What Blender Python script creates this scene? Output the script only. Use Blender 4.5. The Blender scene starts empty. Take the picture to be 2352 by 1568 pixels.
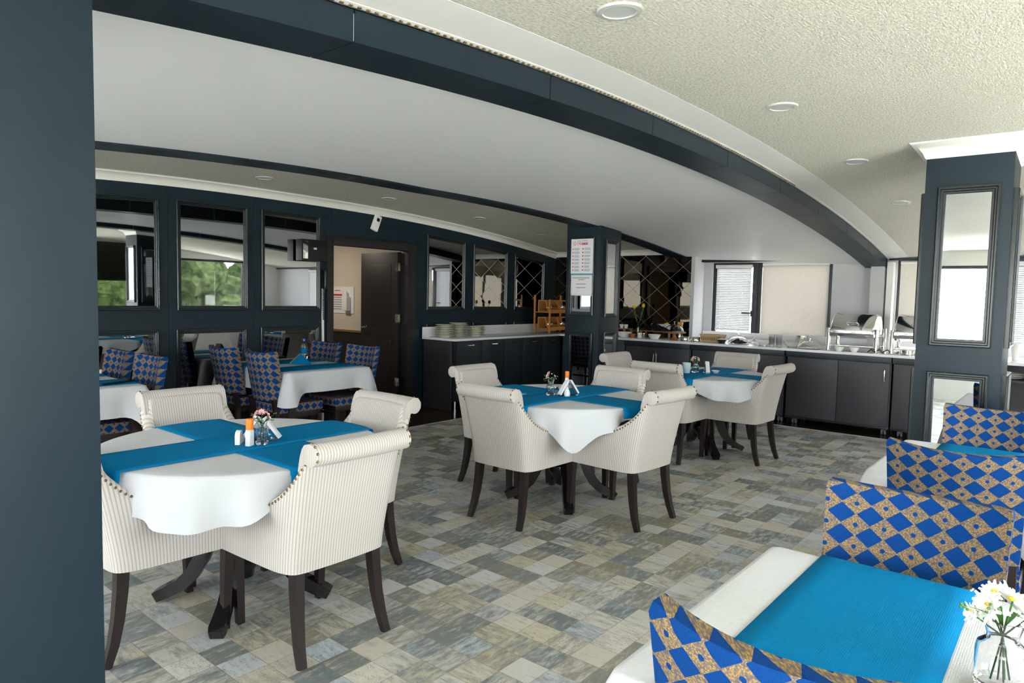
import bpy, bmesh, math, random
from mathutils import Vector, Matrix
random.seed(7)
SC = bpy.context.scene
COL = SC.collection
PI = math.pi

# ------------------------------------------------------------------ camera, world, exposure
CAM_H = 1.45
yaw, pitch, roll = math.radians(39.6), math.radians(-3.85), math.radians(1.2)
fx = Vector((math.cos(yaw), math.sin(yaw), 0)); rx = Vector((math.sin(yaw), -math.cos(yaw), 0)); zz = Vector((0, 0, 1))
fw = fx*math.cos(pitch)+zz*math.sin(pitch); u2 = -fx*math.sin(pitch)+zz*math.cos(pitch)
cr_, sr_ = math.cos(roll), math.sin(roll)
RR = rx*cr_+u2*sr_; UU = -rx*sr_+u2*cr_
cd = bpy.data.cameras.new('camera'); co = bpy.data.objects.new('camera', cd); COL.objects.link(co)
cd.sensor_width = 36; cd.lens = 1580/2352*36; cd.clip_start = .02; cd.clip_end = 200
M = Matrix.Identity(4)
for i in range(3):
    M[i][0] = RR[i]; M[i][1] = UU[i]; M[i][2] = -fw[i]
M[2][3] = CAM_H
co.matrix_world = M
SC.camera = co
SC.view_settings.view_transform = 'Standard'; SC.view_settings.look = 'None'
SC.view_settings.gamma = 1; SC.view_settings.exposure = 1.55
SC.view_settings.use_curve_mapping = False
SC.cycles.use_denoising = True
SC.cycles.max_bounces = 14; SC.cycles.diffuse_bounces = 8; SC.cycles.glossy_bounces = 6
SC.cycles.transmission_bounces = 10; SC.cycles.transparent_max_bounces = 16
SC.cycles.caustics_refractive = False; SC.cycles.caustics_reflective = False
SC.cycles.sample_clamp_indirect = 6

W = bpy.data.worlds.new('sky'); SC.world = W; W.use_nodes = True
nt = W.node_tree; nt.nodes.clear()
wo = nt.nodes.new('ShaderNodeOutputWorld'); bg = nt.nodes.new('ShaderNodeBackground')
tcw = nt.nodes.new('ShaderNodeTexCoord'); sepw = nt.nodes.new('ShaderNodeSeparateXYZ'); rmw = nt.nodes.new('ShaderNodeValToRGB')
nt.links.new(tcw.outputs['Generated'], sepw.inputs[0]); mapw = nt.nodes.new('ShaderNodeMapRange')
mapw.inputs[1].default_value = -1; mapw.inputs[2].default_value = 1
nt.links.new(sepw.outputs[2], mapw.inputs[0]); nt.links.new(mapw.outputs[0], rmw.inputs[0])
e = rmw.color_ramp.elements
e[0].position = .47; e[0].color = (1.03, 1.0, .95, 1)
e[1].position = .53; e[1].color = (.92, .965, 1.03, 1)
nt.links.new(rmw.outputs[0], bg.inputs[0]); bg.inputs[1].default_value = 5.0
nt.links.new(bg.outputs[0], wo.inputs[0])

sun = bpy.data.lights.new('sun', 'SUN'); sun.energy = 14; sun.angle = .01; sun.color = (1, .95, .86)
so = bpy.data.objects.new('sun', sun); COL.objects.link(so); so.rotation_euler = (math.radians(-32), 0, 0)   # high, from beyond the left wall: added so the ground outside brightens the ceiling
def window_portal(loc, rot, sx, sy):
    l = bpy.data.lights.new('window_daylight', 'AREA'); l.shape = 'RECTANGLE'; l.size = sx; l.size_y = sy
    l.cycles.is_portal = True
    o = bpy.data.objects.new('window_daylight', l); COL.objects.link(o); o.location = loc; o.rotation_euler = rot
RIGHT_Y, REAR_X, LEFT_Y, BACK_X, TILE_X = -2.0, -2.5, 6.48, 9.2, 8.87
RW = [(-2.2, -.1, .3, 2.05), (.15, 2.1, .75, 2.1), (2.3, 4.3, .3, 2.3), (4.55, 5.85, .85, 2.05), (6.8, 8.35, .95, 2.1)]
BW = [(-1.8, -.2, .55, 2.03), (.0, 1.95, .55, 2.03), (2.3, 4.1, .55, 2.03), (4.6, 6.2, .55, 2.03)]  # last opening is an unseen window, added to brighten the left ceiling
for x0, x1, z0, z1 in RW:
    window_portal(((x0+x1)/2, RIGHT_Y-.12, (z0+z1)/2), (PI/2, 0, 0), x1-x0, z1-z0)
for y0, y1, z0, z1 in BW:
    window_portal((REAR_X-.12, (y0+y1)/2, (z0+z1)/2), (PI/2, 0, -PI/2), y1-y0, z1-z0)

# ------------------------------------------------------------------ materials
MATS = {}
def new_mat(name):
    m = bpy.data.materials.new(name); m.use_nodes = True; MATS[name] = m
    b = m.node_tree.nodes['Principled BSDF']
    return m, m.node_tree, b
def P(name, col, rough=.5, metal=0, spec=.5, trans=0, emit=None, coat=0, sheen=0, ior=1.45):
    m, t, b = new_mat(name)
    b.inputs['Base Color'].default_value = (*col, 1); b.inputs['Roughness'].default_value = rough
    b.inputs['Metallic'].default_value = metal; b.inputs['Specular IOR Level'].default_value = spec
    b.inputs['Transmission Weight'].default_value = trans; b.inputs['IOR'].default_value = ior
    b.inputs['Coat Weight'].default_value = coat; b.inputs['Sheen Weight'].default_value = sheen
    return m
class NT:
    def __init__(s, t): s.t = t
    def n(s, k, **kw):
        x = s.t.nodes.new('ShaderNode'+k)
        for a, b in kw.items(): setattr(x, a, b)
        return x
    def put(s, sock, v):
        if hasattr(v, 'is_linked') or hasattr(v, 'links'): s.t.links.new(v, sock)
        else: sock.default_value = v
    def math(s, op, a, b=None, c=None):
        x = s.n('Math', operation=op); s.put(x.inputs[0], a)
        if b is not None: s.put(x.inputs[1], b)
        if c is not None: s.put(x.inputs[2], c)
        return x.outputs[0]
    def mix(s, f, a, b):
        x = s.n('Mix', data_type='RGBA'); s.put(x.inputs[0], f); s.put(x.inputs[6], a); s.put(x.inputs[7], b)
        return x.outputs[2]
    def noise(s, vec, scale, detail=2, rough=.5):
        x = s.n('TexNoise'); s.put(x.inputs['Vector'], vec); x.inputs['Scale'].default_value = scale
        x.inputs['Detail'].default_value = detail; x.inputs['Roughness'].default_value = rough
        return x.outputs['Fac']
    def ramp(s, f, stops):
        x = s.n('ValToRGB'); s.put(x.inputs[0], f); el = x.color_ramp.elements
        while len(el) < len(stops): el.new(.5)
        for q, (p, c) in zip(el, stops): q.position = p; q.color = (*c, 1) if len(c) == 3 else c
        return x.outputs[0]
    def sep(s, v):
        x = s.n('SeparateXYZ'); s.put(x.inputs[0], v); return x.outputs
    def comb(s, a, b, c=0.0):
        x = s.n('CombineXYZ'); s.put(x.inputs[0], a); s.put(x.inputs[1], b); s.put(x.inputs[2], c); return x.outputs[0]
    def bump(s, h, strength, dist, b):
        x = s.n('Bump'); s.put(x.inputs['Height'], h); x.inputs['Strength'].default_value = strength; x.inputs['Distance'].default_value = dist
        s.t.links.new(x.outputs[0], b.inputs['Normal'])

def panel_mat(name, c0, c1, rough, spec=.5):
    m, t, b = new_mat(name); N = NT(t); g = N.n('TexCoord').outputs['Object']
    f = N.noise(g, 2.0, 4); s = N.noise(g, 60, 2)
    b.inputs['Roughness'].default_value = rough; b.inputs['Specular IOR Level'].default_value = spec
    t.links.new(N.mix(N.math('ADD', N.math('MULTIPLY', f, .7), N.math('MULTIPLY', s, .3)), (*c0, 1), (*c1, 1)), b.inputs['Base Color'])
    N.bump(s, .04, .002, b)
    return m
panel_mat('panel', (.0025, .0115, .020), (.0045, .016, .027), .42, .4)
panel_mat('moulding', (.010, .015, .018), (.014, .019, .022), .25)
panel_mat('cabinet', (.018, .017, .022), (.028, .026, .034), .5, .8)
panel_mat('cabinet_teal', (.010, .016, .020), (.016, .022, .027), .38)
panel_mat('dark_wood', (.012, .006, .006), (.022, .012, .012), .28)
panel_mat('black_lacquer', (.006, .005, .005), (.010, .008, .008), .15)
panel_mat('door_black', (.010, .009, .010), (.016, .013, .014), .4)
panel_mat('bamboo', (.56, .21, .05), (.72, .33, .09), .4)
panel_mat('basket_tan', (.42, .29, .13), (.58, .42, .22), .5)
panel_mat('wood_board', (.25, .10, .035), (.35, .16, .06), .45)
P('frame_metal', (.02, .022, .027), .35)
P('white_paint', (.82, .81, .78), .55)
P('cornice', (.86, .83, .77), .5)
P('white_smooth', (.86, .85, .85), .5)
P('grey_wall', (.55, .55, .56), .6)
P('quartz', (.80, .79, .80), .25)
P('plastic_white', (.80, .79, .77), .35)
P('porcelain', (.82, .82, .77), .2, coat=.3)
P('plate_green', (.68, .67, .53), .25, coat=.3)
P('chrome', (.75, .74, .72), .08, 1)
P('steel', (.72, .69, .62), .13, 1)
P('brass', (.22, .14, .06), .35, 1)
P('mirror', (.62, .64, .66), .015, 1)
P('mirror_smoked', (.46, .47, .49), .015, 1)
P('glass', (1, 1, 1), .0, trans=1, spec=.5)
P('glass_aqua', (.80, .93, .97), .0, trans=1)
P('plastic_clear', (.92, .94, .93), .12, trans=.85)
P('orange', (.90, .22, .005), .4)
P('yellow', (.85, .5, .01), .4)
P('black', (.006, .006, .006), .4)
P('rubber', (.02, .02, .022), .6)
P('caster_grey', (.22, .22, .23), .4)
P('pale_cup', (.62, .75, .78), .35)
P('leaf', (.07, .20, .03), .5)
P('stem', (.04, .14, .02), .5)
P('petal_pink', (.85, .47, .50), .6)
P('petal_white', (.90, .90, .86), .6)
P('cookie', (.60, .33, .10), .8)
P('cookie_dark', (.12, .05, .02), .8)
P('olive_black', (.004, .004, .004), .3)
P('screen', (.012, .013, .008), .12)
P('paper', (.80, .80, .82), .6)
P('ink_red', (.55, .03, .03), .6)
P('ink_grey', (.25, .25, .38), .6)
P('ink_dark', (.12, .12, .14), .6)
P('ink_teal', (.0, .30, .40), .6)
P('ink_blue', (.02, .05, .35), .6)
P('carton_tan', (.6, .32, .10), .6)
P('blue_cap', (.01, .08, .55), .35)
P('lamp_grey', (.50, .51, .49), .4)
P('lamp_diffuser', (.52, .53, .52), .5)
P('led', (.75, .72, .70), .4)
P('dough', (.75, .70, .25), .5)
P('tan_trim', (.18, .12, .04), .5)
P('corridor_wall', (.62, .56, .47), .6)
P('tree_trunk', (.09, .06, .04), .8)
P('bounce_ground', (.80, .79, .75), .9)

def m_cloth(name, col, rough=.75, sheen=.12, spec=.25):
    m, t, b = new_mat(name); N = NT(t); g = N.n('TexCoord').outputs['Object']
    x = N.sep(g)
    wv = N.math('ADD', N.math('SINE', N.math('MULTIPLY', N.math('ADD', x[0], x[2]), 1400)), N.math('SINE', N.math('MULTIPLY', N.math('SUBTRACT', x[1], x[2]), 1400)))
    wr = N.noise(g, 7, 3)
    b.inputs['Base Color'].default_value = (*col, 1); b.inputs['Roughness'].default_value = rough
    b.inputs['Sheen Weight'].default_value = sheen; b.inputs['Specular IOR Level'].default_value = spec
    N.bump(N.math('ADD', N.math('MULTIPLY', wr, 6.0), N.math('MULTIPLY', wv, .25)), .25, .002, b)
m_cloth('cloth', (.58, .59, .61)); m_cloth('runner', (.0, .175, .385), .8, 0, .08)

def m_stripe():
    m, t, b = new_mat('stripe'); N = NT(t); uv = N.n('TexCoord').outputs['UV']; x = N.sep(uv)
    f = N.math('FRACT', N.math('DIVIDE', x[0], .0125))
    d = N.math('ABSOLUTE', N.math('SUBTRACT', f, .5))
    k = N.math('SUBTRACT', 1.0, N.n('MapRange').outputs[0])
    mr = N.n('MapRange'); t.links.new(d, mr.inputs[0]); mr.inputs[1].default_value = .12; mr.inputs[2].default_value = .22
    ns = N.noise(N.n('TexCoord').outputs['Object'], 250, 1)
    c = N.mix(mr.outputs[0], (.41, .36, .325, 1), (.575, .535, .50, 1))
    t.links.new(c, b.inputs['Base Color']); b.inputs['Roughness'].default_value = .8; b.inputs['Sheen Weight'].default_value = .1
    b.inputs['Specular IOR Level'].default_value = .2
    N.bump(N.math('ADD', ns, N.math('MULTIPLY', mr.outputs[0], .6)), .2, .001, b)
m_stripe()
def m_diamond():
    m, t, b = new_mat('diamond'); N = NT(t); uv = N.n('TexCoord').outputs['UV']; x = N.sep(uv)
    u = N.math('DIVIDE', x[0], .070); v = N.math('DIVIDE', x[1], .062)
    fu = N.math('ABSOLUTE', N.math('SUBTRACT', u, N.math('ROUND', u))); fv = N.math('ABSOLUTE', N.math('SUBTRACT', v, N.math('ROUND', v)))
    # rounded blue diamonds
    s = N.math('ADD', fu, fv)
    r2 = N.math('MAXIMUM', N.math('MULTIPLY', fu, 1.04), N.math('MULTIPLY', fv, 1.04))
    s = N.math('MAXIMUM', s, N.math('ADD', r2, .0))
    blue = N.math('LESS_THAN', s, .478)
    gu = N.math('SUBTRACT', .5, fu); gv = N.math('SUBTRACT', .5, fv)
    rr = N.math('SQRT', N.math('ADD', N.math('MULTIPLY', gu, gu), N.math('MULTIPLY', N.math('MULTIPLY', gv, gv), .7)))
    dot = N.math('LESS_THAN', rr, .085)
    blue = N.math('MAXIMUM', blue, dot)
    ob = N.n('TexCoord').outputs['UV']
    vo = N.n('TexVoronoi'); t.links.new(ob, vo.inputs['Vector']); vo.inputs['Scale'].default_value = 260
    sp = N.ramp(vo.outputs['Distance'], [(.12, (.46, .26, .045)), (.42, (.20, .145, .085)), (.8, (.10, .085, .095))])
    nb = N.noise(ob, 300, 2)
    bl = N.mix(nb, (.001, .024, .125, 1), (.002, .052, .215, 1))
    t.links.new(N.mix(blue, sp, bl), b.inputs['Base Color']); b.inputs['Roughness'].default_value = .75
    b.inputs['Specular IOR Level'].default_value = .1
    N.bump(N.math('ADD', nb, N.math('MULTIPLY', blue, .4)), .35, .002, b)
m_diamond()

def m_floor():
    m, t, b = new_mat('floor_tile'); N = NT(t); g = N.n('TexCoord').outputs['Object']; x = N.sep(g)
    T = .14
    px = N.math('DIVIDE', N.math('ADD', x[0], 10-2.242), T); py = N.math('DIVIDE', N.math('ADD', x[1], 10-1.935), T)
    px = N.math('SUBTRACT', px, 10/T-math.floor(10/T)); py = N.math('SUBTRACT', py, 10/T-math.floor(10/T))
    cx = N.math('FLOOR', px); cy = N.math('FLOOR', py); lx = N.math('SUBTRACT', px, cx); ly = N.math('SUBTRACT', py, cy)
    wn = N.n('TexWhiteNoise', noise_dimensions='2D'); t.links.new(N.comb(cx, cy), wn.inputs['Vector'])
    r1 = wn.outputs['Value']; rc = N.sep(wn.outputs['Color']); r2, r3, r4 = rc[0], rc[1], rc[2]
    # per tile offset so every printed tile differs
    off = N.math('MULTIPLY', r2, 40.0)
    sel = N.math('GREATER_THAN', r3, .5)
    sx = N.math('ADD', N.math('MULTIPLY', sel, 1.9), .9); sy = N.math('SUBTRACT', 3.6, sx)
    v1 = N.comb(N.math('ADD', N.math('MULTIPLY', lx, sx), off), N.math('ADD', N.math('MULTIPLY', ly, sy), N.math('MULTIPLY', r4, 30)))
    blot = N.noise(v1, 1.7, 5, .65)
    vs = N.comb(N.math('MULTIPLY', px, N.math('ADD', N.math('MULTIPLY', sel, 9.0), 1.5)), N.math('MULTIPLY', py, N.math('SUBTRACT', 10.5, N.math('MULTIPLY', sel, 9.0))), off)
    streak = N.noise(vs, 1.6, 4, .65)
    light = N.ramp(r1, [(0, (.52, .47, .38)), (.3, (.55, .56, .57)), (.55, (.48, .42, .27)), (.75, (.60, .57, .50)), (1, (.42, .48, .55))])
    dark = N.ramp(r4, [(0, (.055, .09, .11)), (.4, (.12, .14, .135)), (.7, (.21, .175, .10)), (1, (.085, .14, .19))])
    tone = N.math('ADD', N.math('MULTIPLY', blot, .92), N.math('MULTIPLY', streak, .28))
    tone = N.math('ADD', tone, N.math('MULTIPLY', N.math('SUBTRACT', r3, .5), .38))
    mr = N.n('MapRange', clamp=True); t.links.new(tone, mr.inputs[0]); mr.inputs[1].default_value = .44; mr.inputs[2].default_value = .70
    col = N.mix(mr.outputs[0], dark, light)
    # ornament speckle on some tiles
    orn = N.n('TexVoronoi', feature='DISTANCE_TO_EDGE'); t.links.new(g, orn.inputs['Vector']); orn.inputs['Scale'].default_value = 95
    om = N.math('MULTIPLY', N.math('LESS_THAN', orn.outputs[0], .055), N.math('GREATER_THAN', N.noise(v1, 2.2, 2), .50))
    om = N.math('MULTIPLY', om, N.math('GREATER_THAN', r2, .45))
    col = N.mix(N.math('MULTIPLY', om, .6), col, (.10, .11, .12, 1))
    fine = N.noise(g, 140, 3)
    mid_ = N.noise(g, 34, 4, .7)
    mk = N.n('MapRange', clamp=True); t.links.new(mid_, mk.inputs[0]); mk.inputs[1].default_value = .35; mk.inputs[2].default_value = .65
    col = N.mix(N.math('MULTIPLY', mk.outputs[0], .20), col, N.mix(r2, (.52, .51, .48, 1), (.14, .17, .19, 1)))
    col = N.mix(N.math('MULTIPLY', fine, .22), col, (.62, .61, .58, 1))
    ed = N.math('MINIMUM', N.math('MINIMUM', lx, N.math('SUBTRACT', 1.0, lx)), N.math('MINIMUM', ly, N.math('SUBTRACT', 1.0, ly)))
    gr = N.math('MULTIPLY', N.math('LESS_THAN', ed, .012), N.math('ADD', .25, N.math('MULTIPLY', N.noise(g, 5, 2), .7)))
    col = N.mix(gr, col, (.24, .16, .09, 1))
    t.links.new(col, b.inputs['Base Color']); b.inputs['Roughness'].default_value = .42; b.inputs['Specular IOR Level'].default_value = .4
    N.bump(N.math('SUBTRACT', fine, N.math('MULTIPLY', gr, 2)), .08, .001, b)
m_floor()
def m_woodfloor():
    m, t, b = new_mat('floor_wood'); N = NT(t); g = N.n('TexCoord').outputs['Object']; x = N.sep(g)
    s = N.noise(N.comb(N.math('MULTIPLY', x[0], 3), N.math('MULTIPLY', x[1], 30)), 3, 4)
    t.links.new(N.mix(s, (.016, .009, .006, 1), (.045, .028, .019, 1)), b.inputs['Base Color']); b.inputs['Roughness'].default_value = .2
m_woodfloor()
def m_wallpaper():
    m, t, b = new_mat('ceiling_paper'); N = NT(t); g = N.n('TexCoord').outputs['Object']; x = N.sep(g)
    v = N.comb(N.math('MULTIPLY', x[0], 1.0), N.math('MULTIPLY', x[1], 2.2))
    a = N.noise(v, 55, 3, .6)
    w = N.noise(g, .7, 3)
    c = N.ramp(N.math('ADD', N.math('MULTIPLY', a, .85), N.math('MULTIPLY', w, .15)), [(.36, (.51, .48, .40)), (.52, (.69, .66, .57)), (.66, (.83, .80, .71))])
    t.links.new(c, b.inputs['Base Color']); b.inputs['Roughness'].default_value = .75
    N.bump(a, .8, .008, b)
m_wallpaper()
def m_tilemirror():
    m, t, b = new_mat('mirror_tile'); N = NT(t); x = N.sep(N.n('TexCoord').outputs['Object'])
    p = N.math('ADD', N.math('DIVIDE', x[1], .39), N.math('DIVIDE', x[2], .315)); q = N.math('SUBTRACT', N.math('DIVIDE', x[1], .39), N.math('DIVIDE', x[2], .315))
    fp = N.math('ABSOLUTE', N.math('SUBTRACT', p, N.math('ROUND', p))); fq = N.math('ABSOLUTE', N.math('SUBTRACT', q, N.math('ROUND', q)))
    ln = N.math('LESS_THAN', N.math('MINIMUM', fp, fq), .014)
    wn = N.n('TexWhiteNoise', noise_dimensions='2D'); t.links.new(N.comb(N.math('ROUND', N.math('SUBTRACT', p, .5)), N.math('ROUND', N.math('SUBTRACT', q, .5))), wn.inputs['Vector'])
    nrm = N.n('NewGeometry').outputs['Normal']
    vm = N.n('VectorMath', operation='SUBTRACT'); t.links.new(wn.outputs['Color'], vm.inputs[0]); vm.inputs[1].default_value = (.5, .5, .5)
    vs = N.n('VectorMath', operation='SCALE'); t.links.new(vm.outputs[0], vs.inputs[0]); vs.inputs['Scale'].default_value = .006
    va = N.n('VectorMath', operation='ADD'); t.links.new(nrm, va.inputs[0]); t.links.new(vs.outputs[0], va.inputs[1])
    vn = N.n('VectorMath', operation='NORMALIZE'); t.links.new(va.outputs[0], vn.inputs[0])
    t.links.new(vn.outputs[0], b.inputs['Normal'])
    t.links.new(N.mix(ln, (.05, .042, .032, 1), (.20, .165, .13, 1)), b.inputs['Base Color'])
    b.inputs['Metallic'].default_value = 1
    t.links.new(N.math('ADD', .02, N.math('MULTIPLY', ln, .35)), b.inputs['Roughness'])
m_tilemirror()
def m_blind(name, col, tr, weave):
    m, t, b = new_mat(name); N = NT(t); t.nodes.remove(b)
    out = [n for n in t.nodes if n.type == 'OUTPUT_MATERIAL'][0]
    g = N.n('TexCoord').outputs['Object']; x = N.sep(g)
    c = (*col, 1)
    if weave:
        a = N.noise(N.comb(N.math('MULTIPLY', x[1], 12), N.math('MULTIPLY', x[2], 220)), 1, 2); b2 = N.noise(N.comb(N.math('MULTIPLY', x[1], 220), N.math('MULTIPLY', x[2], 12)), 1, 2)
        c = N.mix(N.math('MULTIPLY', N.math('ADD', a, b2), .5), (col[0]*.72, col[1]*.72, col[2]*.72, 1), (*[min(1, v*1.15) for v in col], 1))
    d = N.n('BsdfDiffuse'); tl = N.n('BsdfTranslucent'); mx = N.n('MixShader')
    N.put(d.inputs[0], c); N.put(tl.inputs[0], c); mx.inputs[0].default_value = tr
    t.links.new(d.outputs[0], mx.inputs[1]); t.links.new(tl.outputs[0], mx.inputs[2]); t.links.new(mx.outputs[0], out.inputs[0])
m_blind('roller_fabric', (.68, .645, .60), .25, True); m_blind('slat', (.60, .60, .61), .05, False)
def m_pane():
    m, t, b = new_mat('window_glass'); N = NT(t); t.nodes.remove(b)
    out = [n for n in t.nodes if n.type == 'OUTPUT_MATERIAL'][0]
    tr = N.n('BsdfTransparent'); gl = N.n('BsdfGlossy'); gl.inputs['Roughness'].default_value = .0; mx = N.n('MixShader'); mx.inputs[0].default_value = .05
    tr.inputs[0].default_value = (.96, .98, .97, 1)
    t.links.new(tr.outputs[0], mx.inputs[1]); t.links.new(gl.outputs[0], mx.inputs[2]); t.links.new(mx.outputs[0], out.inputs[0])
m_pane()
def m_foliage(name, c0, c1):
    m, t, b = new_mat(name); N = NT(t); g = N.n('TexCoord').outputs['Object']
    t.links.new(N.ramp(N.noise(g, 3.2, 5, .7), [(.40, c0), (.62, c1)]), b.inputs['Base Color']); b.inputs['Roughness'].default_value = .9; b.inputs['Specular IOR Level'].default_value = .03
m_foliage('foliage', (.003, .007, .002), (.022, .033, .010)); m_foliage('foliage_yellow', (.008, .016, .002), (.07, .068, .005)); m_foliage('foliage_pale', (.006, .012, .004), (.038, .050, .020))

# ------------------------------------------------------------------ mesh helpers
class MB:
    def __init__(s): s.bm = bmesh.new(); s.uv = {}; s.mi = 0; s.boxuv = False
    def v(s, p, uv=None):
        x = s.bm.verts.new(p)
        if uv is not None: s.uv[x] = uv
        return x
    def f(s, vs):
        try:
            q = s.bm.faces.new(vs); q.material_index = s.mi; q.smooth = True; return q
        except ValueError: return None
    def box(s, x0, x1, y0, y1, z0, z1, bev=0, mat=None):
        vs = [s.v((x, y, z)) for z in (z0, z1) for y in (y0, y1) for x in (x0, x1)]
        if mat is not None:
            for q in vs: q.co = mat @ q.co
        fs = [s.f([vs[i] for i in k]) for k in ((0, 2, 3, 1), (4, 5, 7, 6), (0, 1, 5, 4), (2, 6, 7, 3), (0, 4, 6, 2), (1, 3, 7, 5))]
        if bev > 0:
            es = list({e for q in fs for e in q.edges})
            bmesh.ops.bevel(s.bm, geom=es, offset=bev, segments=2, profile=.7, affect='EDGES', clamp_overlap=True)
        return s
    def loft(s, rings, close=True, cap0=True, cap1=True):
        R = [[s.v(p) for p in r] for r in rings]; n = len(R[0])
        for a, b in zip(R, R[1:]):
            for i in range(n if close else n-1):
                j = (i+1) % n; s.f([a[i], a[j], b[j], b[i]])
        if cap0: s.f(list(reversed(R[0])))
        if cap1: s.f(R[-1])
        return s
    def lathe(s, prof, c=(0, 0, 0), n=24, cap0=True, cap1=True):
        return s.loft([[(c[0]+r*math.cos(2*PI*i/n), c[1]+r*math.sin(2*PI*i/n), c[2]+z) for i in range(n)] for r, z in prof], True, cap0, cap1)
    def tube(s, pts, r, n=8, cap=True):
        pts = [Vector(p) for p in pts]; rings = []
        for i, p in enumerate(pts):
            d = (pts[min(i+1, len(pts)-1)]-pts[max(i-1, 0)]).normalized()
            a = d.orthogonal().normalized() if i == 0 else (pa-d*pa.dot(d)).normalized()
            pa = a; b = d.cross(a); rad = r[i] if isinstance(r, (list, tuple)) else r
            rings.append([p+(a*math.cos(2*PI*k/n)+b*math.sin(2*PI*k/n))*rad for k in range(n)])
        return s.loft(rings, True, cap, cap)
    def sweep(s, pts, w, h, up=(0, 0, 1)):   # rectangular section
        pts = [Vector(p) for p in pts]; rings = []
        for i, p in enumerate(pts):
            d = (pts[min(i+1, len(pts)-1)]-pts[max(i-1, 0)]).normalized(); sd = d.cross(Vector(up)).normalized(); u = sd.cross(d)
            ww = w[i] if isinstance(w, (list, tuple)) else w; hh = h[i] if isinstance(h, (list, tuple)) else h
            rings.append([p+sd*(a*ww/2)+u*(b*hh/2) for a, b in ((-1, -1), (1, -1), (1, 1), (-1, 1))])
        return s.loft(rings)
    def grid(s, fn, nu, nv, uvf=None):
        V = [[s.v(fn(i/nu, j/nv), uvf(i/nu, j/nv) if uvf else None) for j in range(nv+1)] for i in range(nu+1)]
        for i in range(nu):
            for j in range(nv): s.f([V[i][j], V[i+1][j], V[i+1][j+1], V[i][j+1]])
        return V
    def blob(s, c, r, sub=2, sq=(1, 1, 1), jit=0, rnd=random):
        k = bmesh.ops.create_icosphere(s.bm, subdivisions=sub, radius=1)
        for x in k['verts']:
            d = x.co.copy(); q = 1+(rnd.uniform(-jit, jit) if jit else 0)
            x.co = Vector((c[0]+d.x*r*sq[0]*q, c[1]+d.y*r*sq[1]*q, c[2]+d.z*r*sq[2]*q))
        for x in {fc for v in k['verts'] for fc in v.link_faces}: x.smooth = True; x.material_index = s.mi
        return s
    def mesh(s, name, mats, smooth=True, angle=40):
        bmesh.ops.recalc_face_normals(s.bm, faces=s.bm.faces)
        if s.boxuv:
            L = s.bm.loops.layers.uv.new('uv'); s.bm.normal_update()
            for fc in s.bm.faces:
                n = fc.normal; k = max(range(3), key=lambda i: abs(n[i]))
                for l in fc.loops:
                    c = l.vert.co; l[L].uv = (c.y, c.z) if k == 0 else (c.x, c.z) if k == 1 else (c.x, c.y)
        elif s.uv:
            L = s.bm.loops.layers.uv.new('uv')
            for fc in s.bm.faces:
                for l in fc.loops: l[L].uv = s.uv.get(l.vert, (0, 0))
        me = bpy.data.meshes.new(name); s.bm.to_mesh(me); s.bm.free()
        for q in (mats if isinstance(mats, (list, tuple)) else [mats]): me.materials.append(MATS[q])
        if smooth:
            try: me.set_sharp_from_angle(angle=math.radians(angle))
            except Exception: pass
        else:
            for q in me.polygons: q.use_smooth = False
        return me
def obj(name, mb, mats, parent=None, loc=None, rz=0, angle=40, smooth=True):
    o = bpy.data.objects.new(name, mb.mesh(name, mats, smooth, angle)); COL.objects.link(o)
    if parent: o.parent = parent
    if loc: o.location = loc
    if rz: o.rotation_euler = (0, 0, rz)
    return o
def tag(o, label, cat, group=None, kind=None):
    o['label'] = label; o['category'] = cat
    if group: o['group'] = group
    if kind: o['kind'] = kind
    return o
def thing(name, label, cat, loc=(0, 0, 0), rz=0, group=None):
    o = bpy.data.objects.new(name, None); COL.objects.link(o); o.location = loc; o.rotation_euler = (0, 0, rz)
    o.empty_display_size = .1
    return tag(o, label, cat, group)
def solid(name, mb, mats, label, cat, loc=(0, 0, 0), rz=0, group=None, angle=40):
    return tag(obj(name, mb, mats, None, loc, rz, angle), label, cat, group)
def struct(name, mb, mats, parent=None, angle=40):
    o = obj(name, mb, mats, parent, angle=angle)
    if not parent: o['kind'] = 'structure'
    return o
def dup(root, label, loc, rz=0, group=None):
    r = root.copy(); COL.objects.link(r); r.location = loc; r.rotation_euler = (0, 0, rz); r['label'] = label
    if group: r['group'] = group
    for ch in root.children:
        c = ch.copy(); COL.objects.link(c); c.parent = r
        for g in ch.children:
            d = g.copy(); COL.objects.link(d); d.parent = c
    return r
def lerp(a, b, t): return a+(b-a)*t
def interp(tab, x):
    if x <= tab[0][0]: return tab[0][1]
    for (a, b), (c, d) in zip(tab, tab[1:]):
        if x <= c: return b+(d-b)*(x-a)/(c-a)
    return tab[-1][1]
def T(x, y, z): return Matrix.Translation((x, y, z))
def RZ(a): return Matrix.Rotation(a, 4, 'Z')
def RX(a): return Matrix.Rotation(a, 4, 'X')
def RY(a): return Matrix.Rotation(a, 4, 'Y')
ORD = ['bottom', 'second', 'third', 'fourth', 'fifth', 'sixth', 'seventh', 'eighth']

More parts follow.
